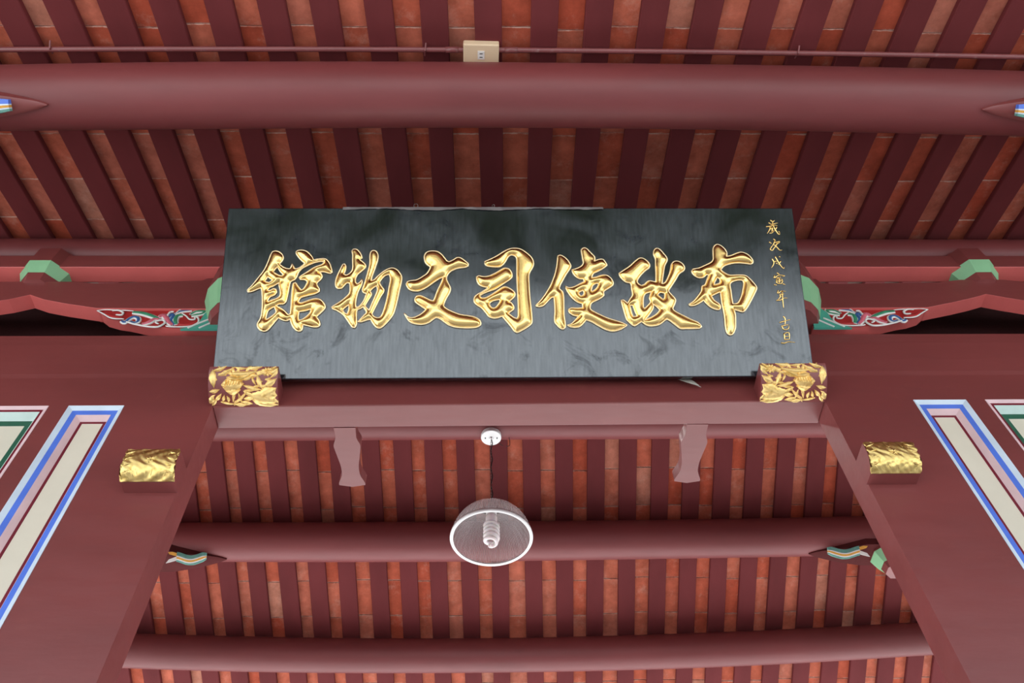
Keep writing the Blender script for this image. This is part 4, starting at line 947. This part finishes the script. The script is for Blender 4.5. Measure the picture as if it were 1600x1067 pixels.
# chain of open links
b = MB(); nl = 23; z0_ = -0.042; dz = (z0_ - (TOPZ + 0.02)) / nl
for i in range(nl):
    zc = z0_ - dz * (i + 0.5); a_ = 0 if i % 2 else math.pi / 2
    hl = dz * 0.66; pts = []
    for k in range(13):
        th_ = 2 * math.pi * k / 12; xx = 0.0052 * math.cos(th_); zz = hl * math.sin(th_)
        pts.append((xx * math.cos(a_), xx * math.sin(a_), zc + zz))
    b.tube(pts, 0.0016, 5, caps=False)
b.build('chain', M['chain'], lamp, True)
b = MB(); b.tube([(0.006 * math.sin(s_ * 25) + 0.004, 0.006 * math.cos(s_ * 25), z0_ + (TOPZ - z0_) * s_) for s_ in np.linspace(0, 1, 60)], 0.0030, 6); b.build('flex', M['black'], lamp, True)
# dome
prof = []
for k in range(25):
    th_ = math.radians(90 * k / 24)
    prof.append((RR_ * math.sin(th_) * 0.992 + 0.002 * k / 24, RIMZ + 0.245 * math.cos(th_)))
prof_in = [(r_ - 0.004 if r_ > 0.01 else r_, z_ - 0.004) for r_, z_ in reversed(prof)]
b = MB(); b.lathe([p for p in prof if p[0] > 0.03], 160); o = b.build('shade', M['acrylic'], lamp, True)
# fine vertical ribs as real relief
for v_ in o.data.vertices:
    a_ = math.atan2(v_.co.y, v_.co.x); k = round(a_ / (2 * math.pi / 160))
    f_ = 1 + (0.004 if k % 2 else -0.004); v_.co.x *= f_; v_.co.y *= f_
b = MB(); b.lathe([(RR_ - 0.012, RIMZ - 0.004), (RR_ + 0.006, RIMZ - 0.006), (RR_ + 0.009, RIMZ), (RR_ + 0.006, RIMZ + 0.016), (RR_ - 0.002, RIMZ + 0.016), (RR_ - 0.006, RIMZ), (RR_ - 0.012, RIMZ - 0.004)], 96); o = b.build('rim', M['enamel'], lamp, True)
b = MB(); b.lathe([(0.0, TOPZ + 0.03), (0.022, TOPZ + 0.03), (0.034, TOPZ + 0.008), (0.036, TOPZ - 0.02), (0.034, TOPZ - 0.075), (0.0, TOPZ - 0.075)], 32); b.build('lamp_holder', M['enamel'], lamp, True)
for sx in (-1, 1):
    b = MB(); b.tube([(sx * 0.03, 0, TOPZ - 0.06), (sx * 0.075, 0, TOPZ - 0.035)], 0.0045, 8); b.build('shade_clamp', M['chain'], lamp, True)
# spiral fluorescent tube
bt = TOPZ - 0.085
b = MB(); b.lathe([(0.0, bt + 0.01), (0.034, bt + 0.01), (0.038, bt - 0.01), (0.036, bt - 0.045), (0.028, bt - 0.05), (0.0, bt - 0.05)], 32); b.build('bulb_base', M['bulb'], lamp, True)
b = MB(); hp = []
N = 150; turns = 5.5
for i in range(N + 1):
    s_ = i / N; a_ = s_ * turns * 2 * math.pi; r_ = 0.040 * (1 - max(0, (s_ - 0.80) / 0.20) ** 2 * 0.85)
    hp.append((r_ * math.cos(a_), r_ * math.sin(a_), bt - 0.055 - 0.165 * s_ - 0.012 * max(0, (s_ - 0.8) / 0.2)))
b.tube(hp, 0.0135, 10, flat=(0, 0, 1)); b.build('spiral_tube', M['bulb'], lamp, True)
# loose black wires beside the canopy
b = MB()
for pts in ([(0.13, 0.03, 0.012), (0.135, 0.045, -0.02), (0.13, 0.05, -0.055), (0.105, 0.05, -0.06)], [(0.05, 0.03, 0.0), (0.06, 0.05, -0.03), (0.085, 0.06, -0.045)]):
    b.tube([(x, y, z) for x, y, z in curve_pts(pts, 5)], 0.0022, 6)
b.build('loose_wire', M['black'], lamp, True)

# ---------------------------------------------------------------- dry leaf caught under the board
t = empty('dry_leaf', (0.905, YW - 0.016, 4.640))
tag(t, 'curled dry grey leaf caught between signboard and lintel near the right boss', 'leaf')
b = MB(); v = []
for i in range(9):
    s_ = i / 8; w_ = 0.016 * math.sin(math.pi * (0.25 + 0.72 * s_)) + 0.001
    for j in (-1, 0, 1): v.append((-0.03 + 0.085 * s_ + j * w_ * 0.5, -0.006 - 0.006 * abs(j) - 0.004 * math.sin(s_ * 3), 0.008 - 0.062 * s_ + j * w_ * 0.8))
b.add(v, [(i * 3 + j, i * 3 + j + 1, (i + 1) * 3 + j + 1, (i + 1) * 3 + j) for i in range(8) for j in range(2)])
o = b.build('blade', M['leaf'], t, True); sm = o.modifiers.new('thick', 'SOLIDIFY'); sm.thickness = 0.001
b = MB(); b.tube([(0.052, -0.01, -0.053), (0.064, -0.008, -0.060)], 0.0015, 6); b.build('stalk', M['leaf'], t)
